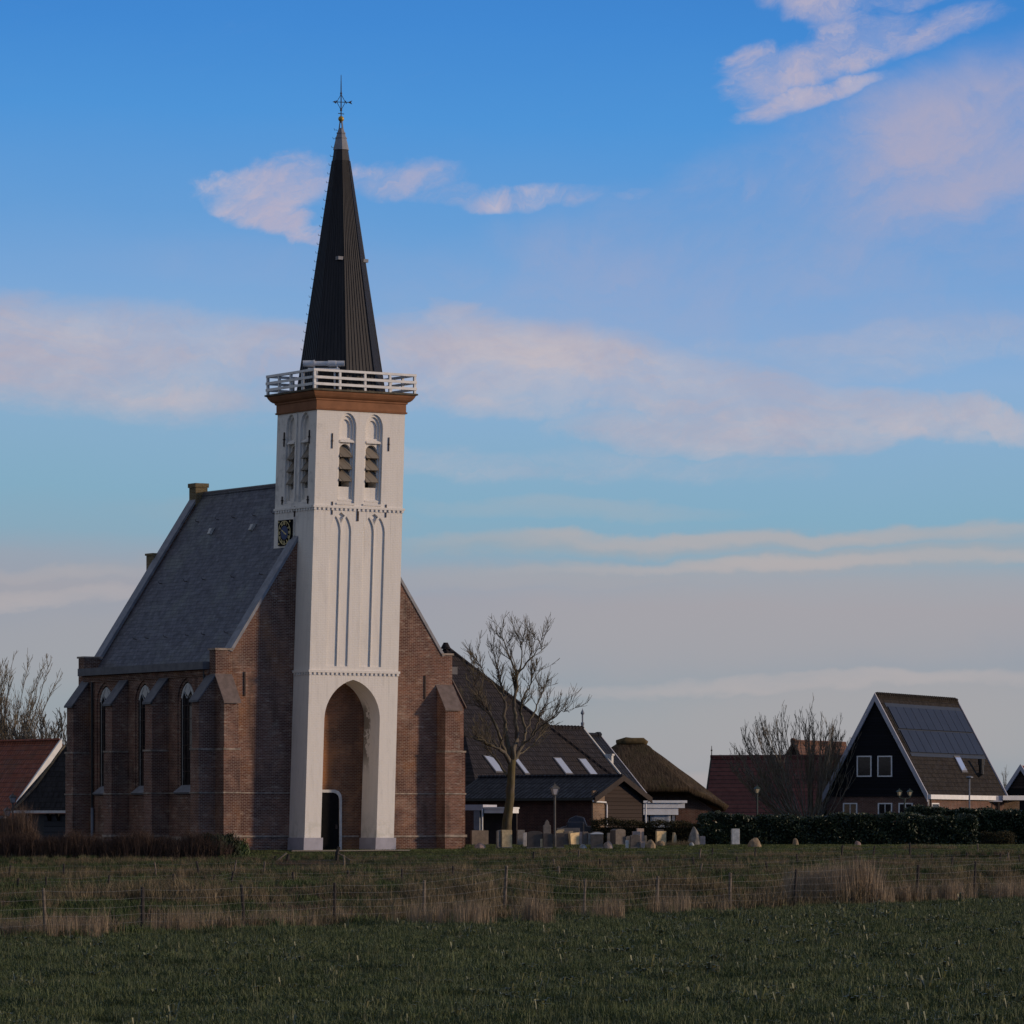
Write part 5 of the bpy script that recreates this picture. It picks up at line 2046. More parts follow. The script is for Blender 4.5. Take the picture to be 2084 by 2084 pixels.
lantern_post(1129, 1725, 1593, 226.0, M['lamp_grey'], M['lampglass_pale'], 'grey lantern post standing among the headstones', M['lamp_grey'], .055, 1, .215)
lantern_post(1541, 1715, 1597, 262.0, M['lamp_green'], M['lampglass_cream'], 'green single lantern before the wine-red roof', M['lamp_green'], .045, 1, .175)
lantern_post(1841, 1715, 1604, 258.0, M['lamp_green'], M['lampglass_cream'], 'green twin-headed lantern before the black gabled house', M['lamp_green'], .045, 2, .155)
lantern_post(26, 1740, 1613, 236.0, M['lamp_grey'], M['lampglass_pale'], 'upper pale lantern against the red tiled roof at the left edge', M['lamp_grey'], .045, 1, .19)
lantern_post(15, 1740, 1640, 230.0, M['lamp_grey'], M['lampglass_pale'], 'lower pale lantern before the gutter at the left edge', M['lamp_grey'], .045, 1, .19)
pb = W3(1973, 1650, 268)
t_ = thing('pole_lamp', 'plain slender modern lamp pole beside the black gabled house', 'street lamp', (pb.x, 268, GZ))
b = MB()
hp_ = CZ + (HZ - 1583) / F * 268 - GZ
b.lathe([(.05, 0), (.04, hp_)], 8)
b.build('post', M['greywin'], t_)
b = MB()
b.lathe([(.06, hp_ - .05), (.2, hp_), (.2, hp_ + .06), (.05, hp_ + .1)], 10)
b.build('lamp_head', M['greywin'], t_)

# ------------------------------------------------------------------ leafy things
def quads_mesh(name, P, U, V, mats):
    """P centres, U,V half-axes -> one mesh of pointed leaf quads"""
    n = len(P)
    vs = np.empty((n, 4, 3), np.float32)
    vs[:, 0] = P - V
    vs[:, 1] = P + U
    vs[:, 2] = P + V
    vs[:, 3] = P - U
    me = bpy.data.meshes.new(name)
    me.vertices.add(n * 4)
    me.vertices.foreach_set('co', vs.ravel())
    me.loops.add(n * 4)
    me.loops.foreach_set('vertex_index', np.arange(n * 4, dtype=np.int32))
    me.polygons.add(n)
    me.polygons.foreach_set('loop_start', np.arange(0, n * 4, 4, dtype=np.int32))
    me.update()
    me.validate()
    me.materials.append(mats)
    return me


def rand_dirs(rs_, n):
    d = rs_.normal(size=(n, 3))
    return d / np.linalg.norm(d, axis=1, keepdims=True)


def leaf_box(name, frm, L, Dp, Hh, n, ls, m, core, label, seed, cat='hedge', rough=.10, slump=0.0, z0=0.0):
    """clipped hedge: a dark core and leaves scattered through its outer shell"""
    rs_ = np.random.default_rng(seed)
    root = frm.root(name, label, cat, z0)
    b = MB()
    b.box(.25, L - .25, .25, Dp - .25, -.1, Hh - .28)
    b.build('core', core, root)
    k = rs_.random(n)
    area = np.array([L * Hh, L * Dp, Dp * Hh, Dp * Hh])
    cum = np.cumsum(area) / area.sum()
    side = np.searchsorted(cum, k)
    a, c = rs_.random(n), rs_.random(n)
    P = np.zeros((n, 3))
    dep = rs_.random(n) ** 1.5 * .24
    P[:, 0] = np.where(side < 2, a * L, np.where(side == 2, dep, L - dep))
    P[:, 1] = np.where(side == 0, dep, np.where(side == 1, a * 0 + c * Dp, c * Dp))
    P[:, 2] = np.where(side == 1, Hh - dep, np.where(side == 0, c, a) * Hh)
    bump_ = np.sin(P[:, 0] * 2.1) * .05 + np.sin(P[:, 0] * 5.3 + P[:, 2] * 3) * .04 + np.sin(P[:, 0] * .8 + 1) * .06
    P[:, 2] += bump_ * (P[:, 2] / Hh)
    P[:, 1] += np.sin(P[:, 0] * 3.3 + P[:, 2] * 4.0) * .06
    P += rs_.normal(size=(n, 3)) * rough * .5
    P[:, 2] = np.maximum(P[:, 2], .02)
    # rounded top corners
    rr_ = np.clip((P[:, 2] - (Hh - .35)) / .35, 0, 1)
    P[:, 1] += rr_ ** 2 * np.where(P[:, 1] < Dp / 2, .12, -.12)
    d = rand_dirs(rs_, n)
    e = np.cross(d, rand_dirs(rs_, n))
    e /= np.linalg.norm(e, axis=1, keepdims=True) + 1e-6
    s = ls * (.7 + .6 * rs_.random((n, 1)))
    me = quads_mesh('leaves', P, d * s * .45, e * s, m)
    o = bpy.data.objects.new('leaves', me)
    COL.objects.link(o)
    o.parent = root
    return root


HA = Frame(1428, 232.5, 3)
hA = CZ + (HZ - 1661) / F * 232.5 - GZ
leaf_box('hedge', HA, 13.1, 1.6, hA, 30000, .075, M['laurel'], M['dark'], 'long glossy dark laurel hedge behind the white pillar', 3, z0=GZ)
HB = Frame(1846, 245.0, -3)
hB = CZ + (HZ - 1648) / F * 245 - GZ
leaf_box('hedge', HB, 8.0, 1.6, hB, 20000, .08, M['laurel'], M['dark'], 'second laurel hedge further back at the right edge', 4, z0=GZ)
HC = Frame(1205, 240.5, -2)
hC = CZ + (HZ - 1672) / F * 240.5 - GZ
leaf_box('hedge', HC, 5.9, 1.0, hC, 16000, .04, M['beech'], M['dark'], 'low clipped dark brown hedge below the boarded gable', 5, z0=GZ)
HD = Frame(2000, 234.5, 0)
leaf_box('clipped_bush', HD, 1.5, 1.0, .5, 4000, .035, M['beech'], M['dark'], 'low clipped olive bush at the end of the laurel hedge', 6, 'bush', z0=GZ)


def blob_bush(name, px, yb, Y, rx, hgt, n, ls, m, label, seed, cat='bush'):
    rs_ = np.random.default_rng(seed)
    c = W3(px, yb, Y)
    root = thing(name, label, cat, (c.x, Y, zt(c.x, Y)))
    d = rand_dirs(rs_, n)
    d[:, 2] = np.abs(d[:, 2])
    r = .35 + .65 * rs_.random((n, 1)) ** .5
    lump = 1 + .25 * np.sin(d[:, :1] * 5 + seed) * np.cos(d[:, 1:2] * 4)
    P = d * r * lump * np.array([[rx, rx * .7, hgt]])
    e = rand_dirs(rs_, n)
    e[:, 2] = np.abs(e[:, 2]) + .6
    e /= np.linalg.norm(e, axis=1, keepdims=True)
    f = np.cross(d, e)
    s = ls * (.6 + .8 * rs_.random((n, 1)))
    me = quads_mesh('foliage', P, f * s * .3, e * s, m)
    o = bpy.data.objects.new('foliage', me)
    COL.objects.link(o)
    o.parent = root
    b = MB()
    for i in range(7):
        a = i * .9
        b.tube([(.1 * math.cos(a), .1 * math.sin(a), -.1), (rx * .4 * math.cos(a), rx * .3 * math.sin(a), hgt * .6)], [.03, .01], 5)
    b.build('stems', M['branch'], root)
    return root


blob_bush('bush', 446, 1742, 216.5, 1.0, 1.05, 7000, .10, M['bushgreen'], 'round dark green bush at the corner of the church', 11)
blob_bush('bush', 485, 1742, 217.2, .6, .72, 2600, .09, M['bankgrass'], 'pale grassy shrub right of the round dark bush', 12)


# ------------------------------------------------------------------ bare trees
def wander(rng_, p, d, ln, seg, wob, up=0.0):
    pts = [Vector(p)]
    d = Vector(d).normalized()
    for i in range(seg):
        d = (d + Vector((rng_.gauss(0, wob), rng_.gauss(0, wob), rng_.gauss(0, wob) + up))).normalized()
        pts.append(pts[-1] + d * (ln / seg))
    return pts


def twigs(mb, rng_, pts, r0, r1, level, dens, ln, maxl=2, up=.06, spread=.75, rmin=.011):
    """side shoots along a limb"""
    n = len(pts) - 1
    tot = sum((pts[i + 1] - pts[i]).length for i in range(n))
    k = max(1, int(tot * dens * (1.0 if level == 0 else .85)))
    for j in range(k):
        t = rng_.uniform(.15, 1.0) * n
        i = min(int(t), n - 1)
        p = pts[i].lerp(pts[i + 1], t - i)
        d = (pts[i + 1] - pts[i]).normalized()
        side = Vector((rng_.gauss(0, 1), rng_.gauss(0, 1), rng_.gauss(0, .8)))
        side = (side - d * side.dot(d)).normalized()
        nd = (d * (1 - spread * .55) + side * spread + Vector((0, 0, .22))).normalized()
        L = ln * rng_.uniform(.4, 1.25) * (1.0 - .3 * t / n)
        rr = max(rmin, lerp(r0, r1, t / n) * .5)
        q = wander(rng_, p, nd, L, 5, .085, up)
        mb.tube(q, [lerp(rr, rmin * .7, x / 5) for x in range(6)], 4 if rr > .02 else 3, cap=False)
        if level < maxl:
            twigs(mb, rng_, q, rr, rmin, level + 1, dens * 1.25, L * .55, maxl, up, spread, rmin)


TY = 240.0


def tp(x, y, off=0.0):
    return W3(900 + x * .2795, 1250 + y * .2795, TY + off)


def tr_px(r):
    return r * .2795 * .5 * TY / F


rng = random.Random(21)
tb = tp(468, 1700)
tree = thing('bare_tree', 'tall bare tree with a mossy leaning trunk behind the headstones', 'tree', (0, 0, 0))
b = MB()
trunk = [(462, 1760, 80), (466, 1600, 74), (472, 1500, 70), (486, 1400, 66), (496, 1330, 60), (492, 1290, 66), (500, 1230, 58), (504, 1130, 54), (508, 1060, 56)]
b.tube([tp(x, y) for x, y, r in trunk], [tr_px(r) for x, y, r in trunk], 12)
to = b.build('trunk', M['bark'], tree, smooth=True)
b = MB()
limbs = [
    ([(504, 1100, 40), (455, 1010, 28), (390, 970, 22), (300, 930, 16), (200, 890, 9)], -1.0),
    ([(470, 1030, 26), (430, 920, 20), (375, 780, 15), (305, 650, 10), (240, 520, 7), (215, 360, 4)], -1.6),
    ([(440, 960, 18), (395, 800, 13), (320, 700, 9), (230, 655, 6), (150, 640, 4)], 1.2),
    ([(504, 1080, 40), (466, 900, 30), (452, 780, 24), (456, 650, 20), (440, 540, 15), (400, 400, 9), (355, 220, 4)], .3),
    ([(456, 640, 12), (420, 560, 9), (330, 470, 6), (270, 360, 4), (235, 290, 3)], -.6),
    ([(512, 1070, 38), (545, 880, 28), (522, 700, 24), (536, 560, 20), (548, 440, 18), (500, 340, 10), (455, 230, 7), (425, 100, 4)], 0.0),
    ([(548, 440, 12), (582, 330, 9), (572, 200, 6), (518, 100, 4)], .5),
    ([(548, 440, 12), (610, 365, 10), (652, 285, 7), (635, 200, 5), (632, 125, 4)], -.4),
    ([(610, 365, 9), (680, 275, 7), (718, 225, 5), (700, 185, 4), (660, 165, 3)], .3),
    ([(520, 1060, 34), (580, 960, 24), (602, 860, 20), (572, 720, 17), (592, 600, 14), (640, 520, 9), (660, 430, 6), (682, 380, 4)], .9),
    ([(580, 960, 18), (660, 880, 14), (735, 800, 12), (800, 760, 8), (870, 705, 5), (925, 715, 3)], -.9),
    ([(602, 860, 15), (660, 740, 12), (702, 640, 9), (735, 560, 6), (745, 530, 4)], 1.0),
    ([(650, 885, 14), (700, 780, 11), (720, 700, 8), (790, 640, 4)], -.2),
    ([(470, 1180, 18), (400, 1060, 12), (330, 990, 8), (280, 860, 5)], 1.5),
    ([(535, 1030, 16), (600, 1000, 10), (700, 900, 7), (760, 850, 4)], 1.4),
]
for pl, off in limbs:
    n = len(pl)
    pts = [tp(x, y, off * i / (n - 1) * 1.6) for i, (x, y, r) in enumerate(pl)]
    # finer, slightly crooked path
    fine, fr = [], []
    for i in range(n - 1):
        for s in range(4):
            q = pts[i].lerp(pts[i + 1], s / 4)
            if i or s:
                q += Vector((rng.gauss(0, .03), rng.gauss(0, .05), rng.gauss(0, .03)))
            fine.append(q)
            fr.append(tr_px(lerp(pl[i][2], pl[i + 1][2], s / 4)))
    fine.append(pts[-1])
    fr.append(.012)
    fr = [max(.014, x * 1.12) for x in fr]
    b.tube(fine, fr, 7, cap=False)
    m_ = int(len(fine) * .28)
    twigs(b, rng, fine[m_:], fr[m_], .013, 0, 7.5, 1.25, 1, .07, .52, .0115)
b.build('crown', M['branch'], tree, smooth=True)


def bare_tree(name, px, ybase, Y, stems, hgt, lean, seed, label, r0=.09, dens=2.2, ln=.8, fan=.6, maxl=2, rmin=.012, trunk_h=0.0, m='branch', grp=None, up=.05):
    rng_ = random.Random(seed)
    c = W3(px, ybase, Y)
    zg = zt(c.x, Y)
    root = thing(name, label, 'tree', (c.x, Y, zg), 0, grp)
    b = MB()
    if trunk_h:
        b.tube([(0, 0, -.2), (lean * .3, 0, trunk_h * .6), (lean * .5, 0, trunk_h)], [r0 * 1.5, r0 * 1.15, r0], 8)
    else:
        b.tube([(0, 0, -.2), (0, 0, .35)], [r0 * 2.2, r0 * 1.3], 8)
    b.build('trunk', M['bark_far'], root, smooth=True)
    b = MB()
    for i in range(stems):
        a = rng_.uniform(0, 2 * math.pi)
        f = fan * math.sqrt(rng_.random())
        d = Vector((math.cos(a) * f * 1.25 + lean * .1, math.sin(a) * f * .6, 1.0)).normalized()
        p = Vector((lean * .5 * (1 if trunk_h else 0) + math.cos(a) * .12, math.sin(a) * .12, trunk_h * rng_.uniform(.8, 1.0) + .1))
        L = (hgt - trunk_h) * rng_.uniform(.72, 1.02) * (1.0 - .05 * f)
        q = wander(rng_, p, d, L, 9, .035, up)
        rr = [lerp(r0 * rng_.uniform(.55, .9), rmin, (j / 9) ** .7) for j in range(10)]
        b.tube(q, rr, 5, cap=False)
        twigs(b, rng_, q[2:], rr[2], rmin, 0, dens, ln, maxl - 1, .06, .45, rmin * .85)
    b.build('crown', M[m], root, smooth=True)
    return root




def dome_tree(px, Y, stems, label, seed):
    """many stems from one stool, their tips ending on a broad dome"""
    rng_ = random.Random(seed)
    c = W3(px, 1690, Y)
    zg = zt(c.x, Y)
    root = thing('bare_tree', label, 'tree', (c.x, Y, zg))
    b = MB()
    b.tube([(0, 0, -.2), (0, 0, .4)], [.28, .2], 9)
    b.build('trunk', M['bark_far'], root, smooth=True)
    b = MB()
    for i in range(stems):
        ph = rng_.uniform(-1, 1)
        ph = math.copysign(abs(ph) ** .8, ph) * 1.18
        dy = rng_.gauss(0, .45)
        k = rng_.uniform(.84, 1.03)
        cx_, wd = (-1.5, 4.1)
        ex_ = Vector((cx_ * .55 + wd * math.sin(ph) * k, dy * 2.6, 7.35 * (math.cos(ph * .92) ** .62) * k))
        p0 = Vector((rng_.gauss(0, .16), rng_.gauss(0, .16), .2))
        p1 = p0 + Vector((ex_.x * .62, ex_.y * .6, ex_.z * .38))
        pts, rr = [], []
        r0 = rng_.uniform(.035, .07)
        for j in range(10):
            t = j / 9
            q = p0.lerp(p1, t).lerp(p1.lerp(ex_, t), t)
            if j:
                q += Vector((rng_.gauss(0, .035), rng_.gauss(0, .035), rng_.gauss(0, .02)))
            pts.append(q)
            rr.append(lerp(r0, .0135, t ** .8))
        b.tube(pts, rr, 5, cap=False)
        twigs(b, rng_, pts[3:], rr[3], .013, 0, 3.0, 1.15, 1, .10, .42, .0125)
    b.build('crown', M['branch_pale'], root, smooth=True)


dome_tree(1648, 283.0, 105, 'broad bare multi-stemmed tree fanning out beside the black gable', 31)
bare_tree('bare_tree', 1417, 1660, 330.0, 5, 3.9, 0.0, 32, 'tiny bare tree between the thatch and the wine-red roof', .06, 3.0, .5, .6, 2, .012, 2.2)
bare_tree('bare_tree', -22, 1690, 330.0, 38, 12.9, .4, 33, 'tall thin bare tree cut by the left edge', .10, 3.2, 1.5, .34, 2, .018, 2.0, 'branch_pale')
bare_tree('bare_tree', 22, 1690, 336.0, 26, 10.2, .0, 34, 'slender bare tree second from the left edge', .09, 3.0, 1.3, .4, 2, .018, 1.5, 'branch_pale')
bare_tree('bare_tree', 62, 1690, 330.0, 30, 8.9, .0, 35, 'bare bushy tree above the middle of the red roof', .08, 3.4, 1.2, .6, 2, .02, 1.5, 'bark_far')
bare_tree('bare_tree', 112, 1690, 326.0, 40, 9.0, .0, 36, 'dense low-crowned tree above the white verge', .08, 4.2, 1.1, .66, 2, .024, 1.5, 'bark_far')
bare_tree('bare_tree', 2050, 1680, 345.0, 5, 5.4, .0, 37, 'small bare tree between the black gable and the right edge', .06, 3.0, .6, .5, 2, .012, 2.2)
# ------------------------------------------------------------------ fences
rng = random.Random(77)


def fence(i, posts, label, h_extra=.0, wires=4, rad=.05, hide=.25, dark_every=3):
    """posts = (photo column, row of the top); row i gives the distance"""
    root = thing('wire_fence', label, 'fence', (0, 0, 0), 0, 'post and wire fences on the meadow banks')
    tops = []
    for k, (px, yt) in enumerate(posts):
        Y = row_y(i, px) + rng.uniform(-.3, .3)
        p = W3(px, yt, Y)
        zg = zt(p.x, Y)
        tp_ = max(p.z, zg + .45)
        lx, ly = rng.gauss(0, .02), rng.gauss(0, .02)
        b = MB()
        r = rad * rng.uniform(.85, 1.15)
        b.tube([(p.x - lx, Y - ly, zg - .2), (p.x - lx * .4, Y, (zg + tp_) / 2), (p.x + lx, Y + ly, tp_ - .02), (p.x + lx, Y + ly, tp_)], [r * 1.1, r, r * .95, r * .6], 7)
        b.build('post', M['post_dark'] if rng.random() < .55 else M['post'], root)
        tops.append((p.x, Y, zg, tp_))
    for wv in range(wires):
        b = MB()
        f = 1 - (wv + .35) / (wires + .5) * .88
        pts = []
        for (a, c) in zip(tops, tops[1:]):
            za, zc = lerp(a[2], a[3], f), lerp(c[2], c[3], f)
            for s in range(6):
                t = s / 6
                sag = -.05 * 4 * t * (1 - t)
                pts.append((lerp(a[0], c[0], t), lerp(a[1], c[1], t) - rad, lerp(za, zc, t) + sag))
        pts.append((tops[-1][0], tops[-1][1] - rad, lerp(tops[-1][2], tops[-1][3], f)))
        b.tube(pts, .0032, 3, cap=False)
        b.build('wire', M['wire'], root)
    return root


F1 = [(-112, 1810), (90, 1807), (290, 1805), (494, 1800), (681, 1796), (863, 1791), (1029, 1762), (1190, 1788), (1338, 1783), (1486, 1776), (1619, 1769), (1751, 1760), (1868, 1760), (1984, 1753), (2098, 1750)]
F2 = [(36, 1787), (94, 1784), (222, 1780), (353, 1778), (434, 1782), (473, 1773), (596, 1774), (709, 1771), (818, 1768), (922, 1762), (974, 1776), (1137, 1771), (1288, 1768), (1427, 1764), (1560, 1758), (1743, 1740), (1938, 1743), (2075, 1740)]
F3 = [(-20, 1761), (20, 1760), (130, 1758), (316, 1754), (402, 1752), (479, 1750), (538, 1753), (1127, 1757), (1221, 1756), (1318, 1753), (1411, 1749), (1500, 1748), (1622, 1738), (1822, 1737), (1896, 1737), (1967, 1737), (2036, 1736), (2052, 1739)]
F4 = [(700, 1750), (1086, 1746), (1178, 1746), (1425, 1727), (1450, 1739), (1537, 1737), (1714, 1719), (1779, 1726), (1852, 1715), (1990, 1718), (2100, 1716)]
fence(1, F1, 'nearest post and wire fence with tall leaning posts along the field edge', wires=5, rad=.052)
fence(2, F2, 'second wire fence of short posts on the grassy bank', wires=3, rad=.042)
fence(3, F3, 'third wire fence on the upper bank, with gaps between its posts', wires=2, rad=.042)
fence(4, F4, 'farthest wire fence just below the churchyard lawn', wires=2, rad=.04)

# gate below the church porch
GY = 213.0
gt = thing('field_gate', 'low weathered wooden gate between two posts below the church door', 'gate', (0, 0, 0))
gp = {}
for nm, px, yt in (('a', 586, 1739), ('b', 686, 1723)):
    p = W3(px, yt, GY)
    zg = zt(p.x, GY)
    b = MB()
    b.tube([(p.x, GY, zg - .3), (p.x + (.0 if nm == 'a' else -.0), GY, (zg + p.z) / 2), (p.x + (.02 if nm == 'a' else .08), GY, p.z)], [.09, .085, .075], 7)
    b.build('post', M['post_dark'], gt)
    gp[nm] = (p.x, zg, p.z)
xa, xb = gp['a'][0] + .1, gp['b'][0] - .06
zc = CZ + (HZ - 1754) / F * GY
for dz_, th in ((0, .05), (-.30, .035)):
    b = MB()
    b.hexa([(xa, GY - .03, zc + dz_ - th), (xb, GY - .03, zc + dz_ + .05 - th), (xb, GY + .03, zc + dz_ + .05 - th), (xa, GY + .03, zc + dz_ - th)],
           [(xa, GY - .03, zc + dz_ + th), (xb, GY - .03, zc + dz_ + .05 + th), (xb, GY + .03, zc + dz_ + .05 + th), (xa, GY + .03, zc + dz_ + th)])
    b.build('rail', M['post'], gt)
for k in range(5):
    x = lerp(xa + .05, xb - .05, k / 4)
    b = MB()
    b.box(x - .03, x + .03, GY - .055, GY - .031, zc - .45, zc + .03)
    b.build('slat', M['post_dark'], gt)
b = MB()
b.tube([(gp['a'][0] - .05, GY - .1, gp['a'][1] + .35), (gp['a'][0] - .6, GY - .3, gp['a'][1] - .1)], .04, 6)
b.tube([(gp['b'][0] + .05, GY - .1, gp['b'][1] + .3), (gp['b'][0] + .7, GY - .3, gp['b'][1] - .05)], .04, 6)
b.build('brace', M['post'], gt)
b = MB()
xs_ = W3(560, 1750, GY).x
b.hexa([(xs_, GY, zc - .2), (gp['a'][0] - .1, GY, zc - .14), (gp['a'][0] - .1, GY + .05, zc - .14), (xs_, GY + .05, zc - .2)], [(xs_, GY, zc + .0), (gp['a'][0] - .1, GY, zc + .06), (gp['a'][0] - .1, GY + .05, zc + .06), (xs_, GY + .05, zc + .0)])
b.tube([(xs_, GY + .03, zc - .7), (xs_, GY + .03, zc + .25)], .06, 6)
b.build('side_panel', M['post_dark'], gt)

# gravel strip before the porch
b = MB()
pp = []
x0, x1 = -9.9, -4.6
ps = [(x0 + (x1 - x0) * i / 12) for i in range(13)]
vs = [(x, 220.3 + .10 * (x - x0), zt(x, 220.3 + .10 * (x - x0)) + .035) for x in ps] + [(x, 221.6 + .45 * (x - x0), zt(x, 221.6 + .45 * (x - x0)) + .045) for x in ps]
b.add(vs, [(i, i + 1, 14 + i, 13 + i) for i in range(12)])
o = b.build('path', plain('pale_gravel', (.30, .25, .19, 1), .3, 6, .95))
tag(o, kind='structure')


# ------------------------------------------------------------------ grass and weeds (uncountable)
def blade_template(name, n, rad, h0, h1, w, lean, m, seed, curl=.5, stiff=1.0):
    rs_ = np.random.default_rng(seed)
    a = rs_.random(n) * 2 * np.pi
    r = rad * np.sqrt(rs_.random(n))
    bx, by = r * np.cos(a), r * np.sin(a)
    h = h0 + (h1 - h0) * rs_.random(n) ** 1.3
    la = rs_.random(n) * 2 * np.pi
    ll = lean * np.abs(rs_.normal(size=n)) * h
    dxx, dyy = ll * np.cos(la), ll * np.sin(la)
    wa_ = rs_.random(n) * np.pi
    wx, wy = np.cos(wa_) * w * .5, np.sin(wa_) * w * .5
    z1 = h * .55
    z2 = h * (1 - curl * (ll / (h + 1e-6)) * .6)
    vs = np.zeros((n, 5, 3), np.float32)
    vs[:, 0] = np.stack([bx - wx, by - wy, -.05 + 0 * h], 1)
    vs[:, 1] = np.stack([bx + wx, by + wy, -.05 + 0 * h], 1)
    vs[:, 2] = np.stack([bx + dxx * .35 + wx * .8, by + dyy * .35 + wy * .8, z1], 1)
    vs[:, 3] = np.stack([bx + dxx * .35 - wx * .8, by + dyy * .35 - wy * .8, z1], 1)
    vs[:, 4] = np.stack([bx + dxx, by + dyy, np.maximum(z2, .02)], 1)
    faces = []
    for i in range(n):
        o = i * 5
        faces += [(o, o + 1, o + 2, o + 3), (o + 3, o + 2, o + 4)]
    me = bpy.data.meshes.new(name)
    me.from_pydata(vs.reshape(-1, 3).tolist(), [], faces)
    me.materials.append(m)
    return bpy.data.objects.new(name, me)


def leaf_template(name, n, L, wd, m, seed, upr=.6):
    rs_ = np.random.default_rng(seed)
    vs, fs = [], []
    for i in range(n):
        a = rs_.random() * 2 * np.pi
        d = Vector((math.cos(a), math.sin(a), 0))
        s = Vector((-d.y, d.x, 0))
        u = upr * (.4 + .9 * rs_.random())
        l = L * (.6 + .6 * rs_.random())
        w_ = wd * (.7 + .6 * rs_.random())
        o = len(vs)
        p0 = d * .02
        p1 = d * l * .5 + Vector((0, 0, l * u * .75))
        p2 = d * l + Vector((0, 0, l * u * .7))
        vs += [p0 - s * .01, p0 + s * .01, p1 + s * w_ / 2, p1 - s * w_ / 2, p2]
        fs += [(o, o + 1, o + 2, o + 3), (o + 3, o + 2, o + 4)]
    me = bpy.data.meshes.new(name)
    me.from_pydata([tuple(v) for v in vs], [], fs)
    me.materials.append(m)
    return bpy.data.objects.new(name, me)


def scatter(name, pts, scl, temps, seed):
    """one object: a cloud of points on which the tufts stand"""
    n = len(pts)
    rs_ = np.random.default_rng(seed)
    me = bpy.data.meshes.new(name)
    me.vertices.add(n)
    me.vertices.foreach_set('co', np.asarray(pts, np.float32).ravel())
    for an, arr, ty in (('rz', rs_.random(n) * 6.283, 'FLOAT'), ('sc', scl, 'FLOAT'), ('ix', rs_.integers(0, len(temps), n), 'INT')):
        at_ = me.attributes.new(an, ty, 'POINT')
        at_.data.foreach_set('value', np.asarray(arr, np.int32 if ty == 'INT' else np.float32))
    me.update()
    ob = bpy.data.objects.new(name, me)
    COL.objects.link(ob)
    g = bpy.data.node_groups.new(name, 'GeometryNodeTree')
    g.interface.new_socket('Geometry', in_out='INPUT', socket_type='NodeSocketGeometry')
    g.interface.new_socket('Geometry', in_out='OUTPUT', socket_type='NodeSocketGeometry')
    gi, gout = g.nodes.new('NodeGroupInput'), g.nodes.new('NodeGroupOutput')
    jn = g.nodes.new('GeometryNodeJoinGeometry')
    for t in temps:
        oi = g.nodes.new('GeometryNodeObjectInfo')
        oi.inputs['Object'].default_value = t
        oi.inputs['As Instance'].default_value = True
        g.links.new(oi.outputs['Geometry'], jn.inputs[0])
    ip = g.nodes.new('GeometryNodeInstanceOnPoints')
    g.links.new(gi.outputs[0], ip.inputs['Points'])
    g.links.new(jn.outputs[0], ip.inputs['Instance'])
    ip.inputs['Pick Instance'].default_value = True

    def attr(nm, ty):
        nd = g.nodes.new('GeometryNodeInputNamedAttribute')
        nd.data_type = ty
        nd.inputs['Name'].default_value = nm
        return nd.outputs['Attribute']
    cx = g.nodes.new('ShaderNodeCombineXYZ')
    g.links.new(attr('rz', 'FLOAT'), cx.inputs[2])
    g.links.new(cx.outputs[0], ip.inputs['Rotation'])
    g.links.new(attr('sc', 'FLOAT'), ip.inputs['Scale'])
    g.links.new(attr('ix', 'INT'), ip.inputs['Instance Index'])
    g.links.new(ip.outputs[0], gout.inputs[0])
    md = ob.modifiers.new('tufts', 'NODES')
    md.node_group = g
    tag(ob, kind='stuff')
    return ob


nprng = np.random.default_rng(4)


def sample(n, y0, y1, tmax=.118, edge=None):
    """points over the visible wedge of ground, even in area; y0,y1 may be functions of photo column"""
    out = []
    while len(out) < n:
        Y = math.sqrt(nprng.uniform(66 ** 2, 236 ** 2))
        tx = nprng.uniform(-tmax, tmax)
        xi = CX + F * tx
        a = y0(xi) if callable(y0) else y0
        c = y1(xi) if callable(y1) else y1
        if a <= Y <= c:
            out.append((tx * Y, Y))
    return out


def nz(x, y, s, o=0.0):
    return mnoise.noise(Vector((x * s, y * s, o)))


# field
T = [blade_template('grass_tuft', 46, .30, .04, .19, .015, .85, M['grass'], s) for s in (1, 2, 3)]
pts = sample(30000, 70, lambda xi: row_y(1, xi) - .2)
P = [(x, y, zt(x, y)) for x, y in pts]
sc = [max(.3, .9 + .9 * nz(x, y, .35) + 1.0 * nz(x, y, 1.1, 4)) for x, y in pts]
scatter('field_grass', P, sc, T, 1)
# tussocks that stand up from the sward
T = [blade_template('grass_tussock', 80, .30, .10, .36, .016, .85, M['grass'], s) for s in (4, 5)]
pts = [p for p in sample(5200, 70, lambda xi: row_y(1, xi) - .2) if nz(p[0], p[1], .3, 2) > -.05]
scatter('long_grass', [(x, y, zt(x, y)) for x, y in pts], [max(.4, .8 + .6 * nz(x, y, 1.5)) for x, y in pts], T, 2)
# broad-leaved weeds
T = [leaf_template('weed_plant', 12, .17, .055, M['weed'], s, .8) for s in (1, 2, 3)] + [leaf_template('weed_plant', 9, .14, .03, M['weed'], s, 1.5) for s in (4, 5)]
pts = [p for p in sample(4200, 72, lambda xi: row_y(1, xi) - 3) if nz(p[0], p[1], .22, 9) + .3 * nz(p[0], p[1], 1.2, 1) + p[0] * .012 > -.05]
scatter('field_weeds', [(x, y, zt(x, y) + .02) for x, y in pts], [.4 + .9 * abs(nz(x, y, 2.7, 6)) + .9 * nprng.random() ** 4 + (.15 if x > 2 else 0) for x, y in pts], T, 3)
# pale seed stalks
T = [blade_template('seed_stalk', 5, .12, .25, .5, .012, .18, M['weed'], s, .2) for s in (7, 8)]
pts = [p for p in sample(700, 72, lambda xi: row_y(1, xi) - 3)]
scatter('seed_grass', [(x, y, zt(x, y)) for x, y in pts], [.5 + .5 * nprng.random() for x, y in pts], T, 4)


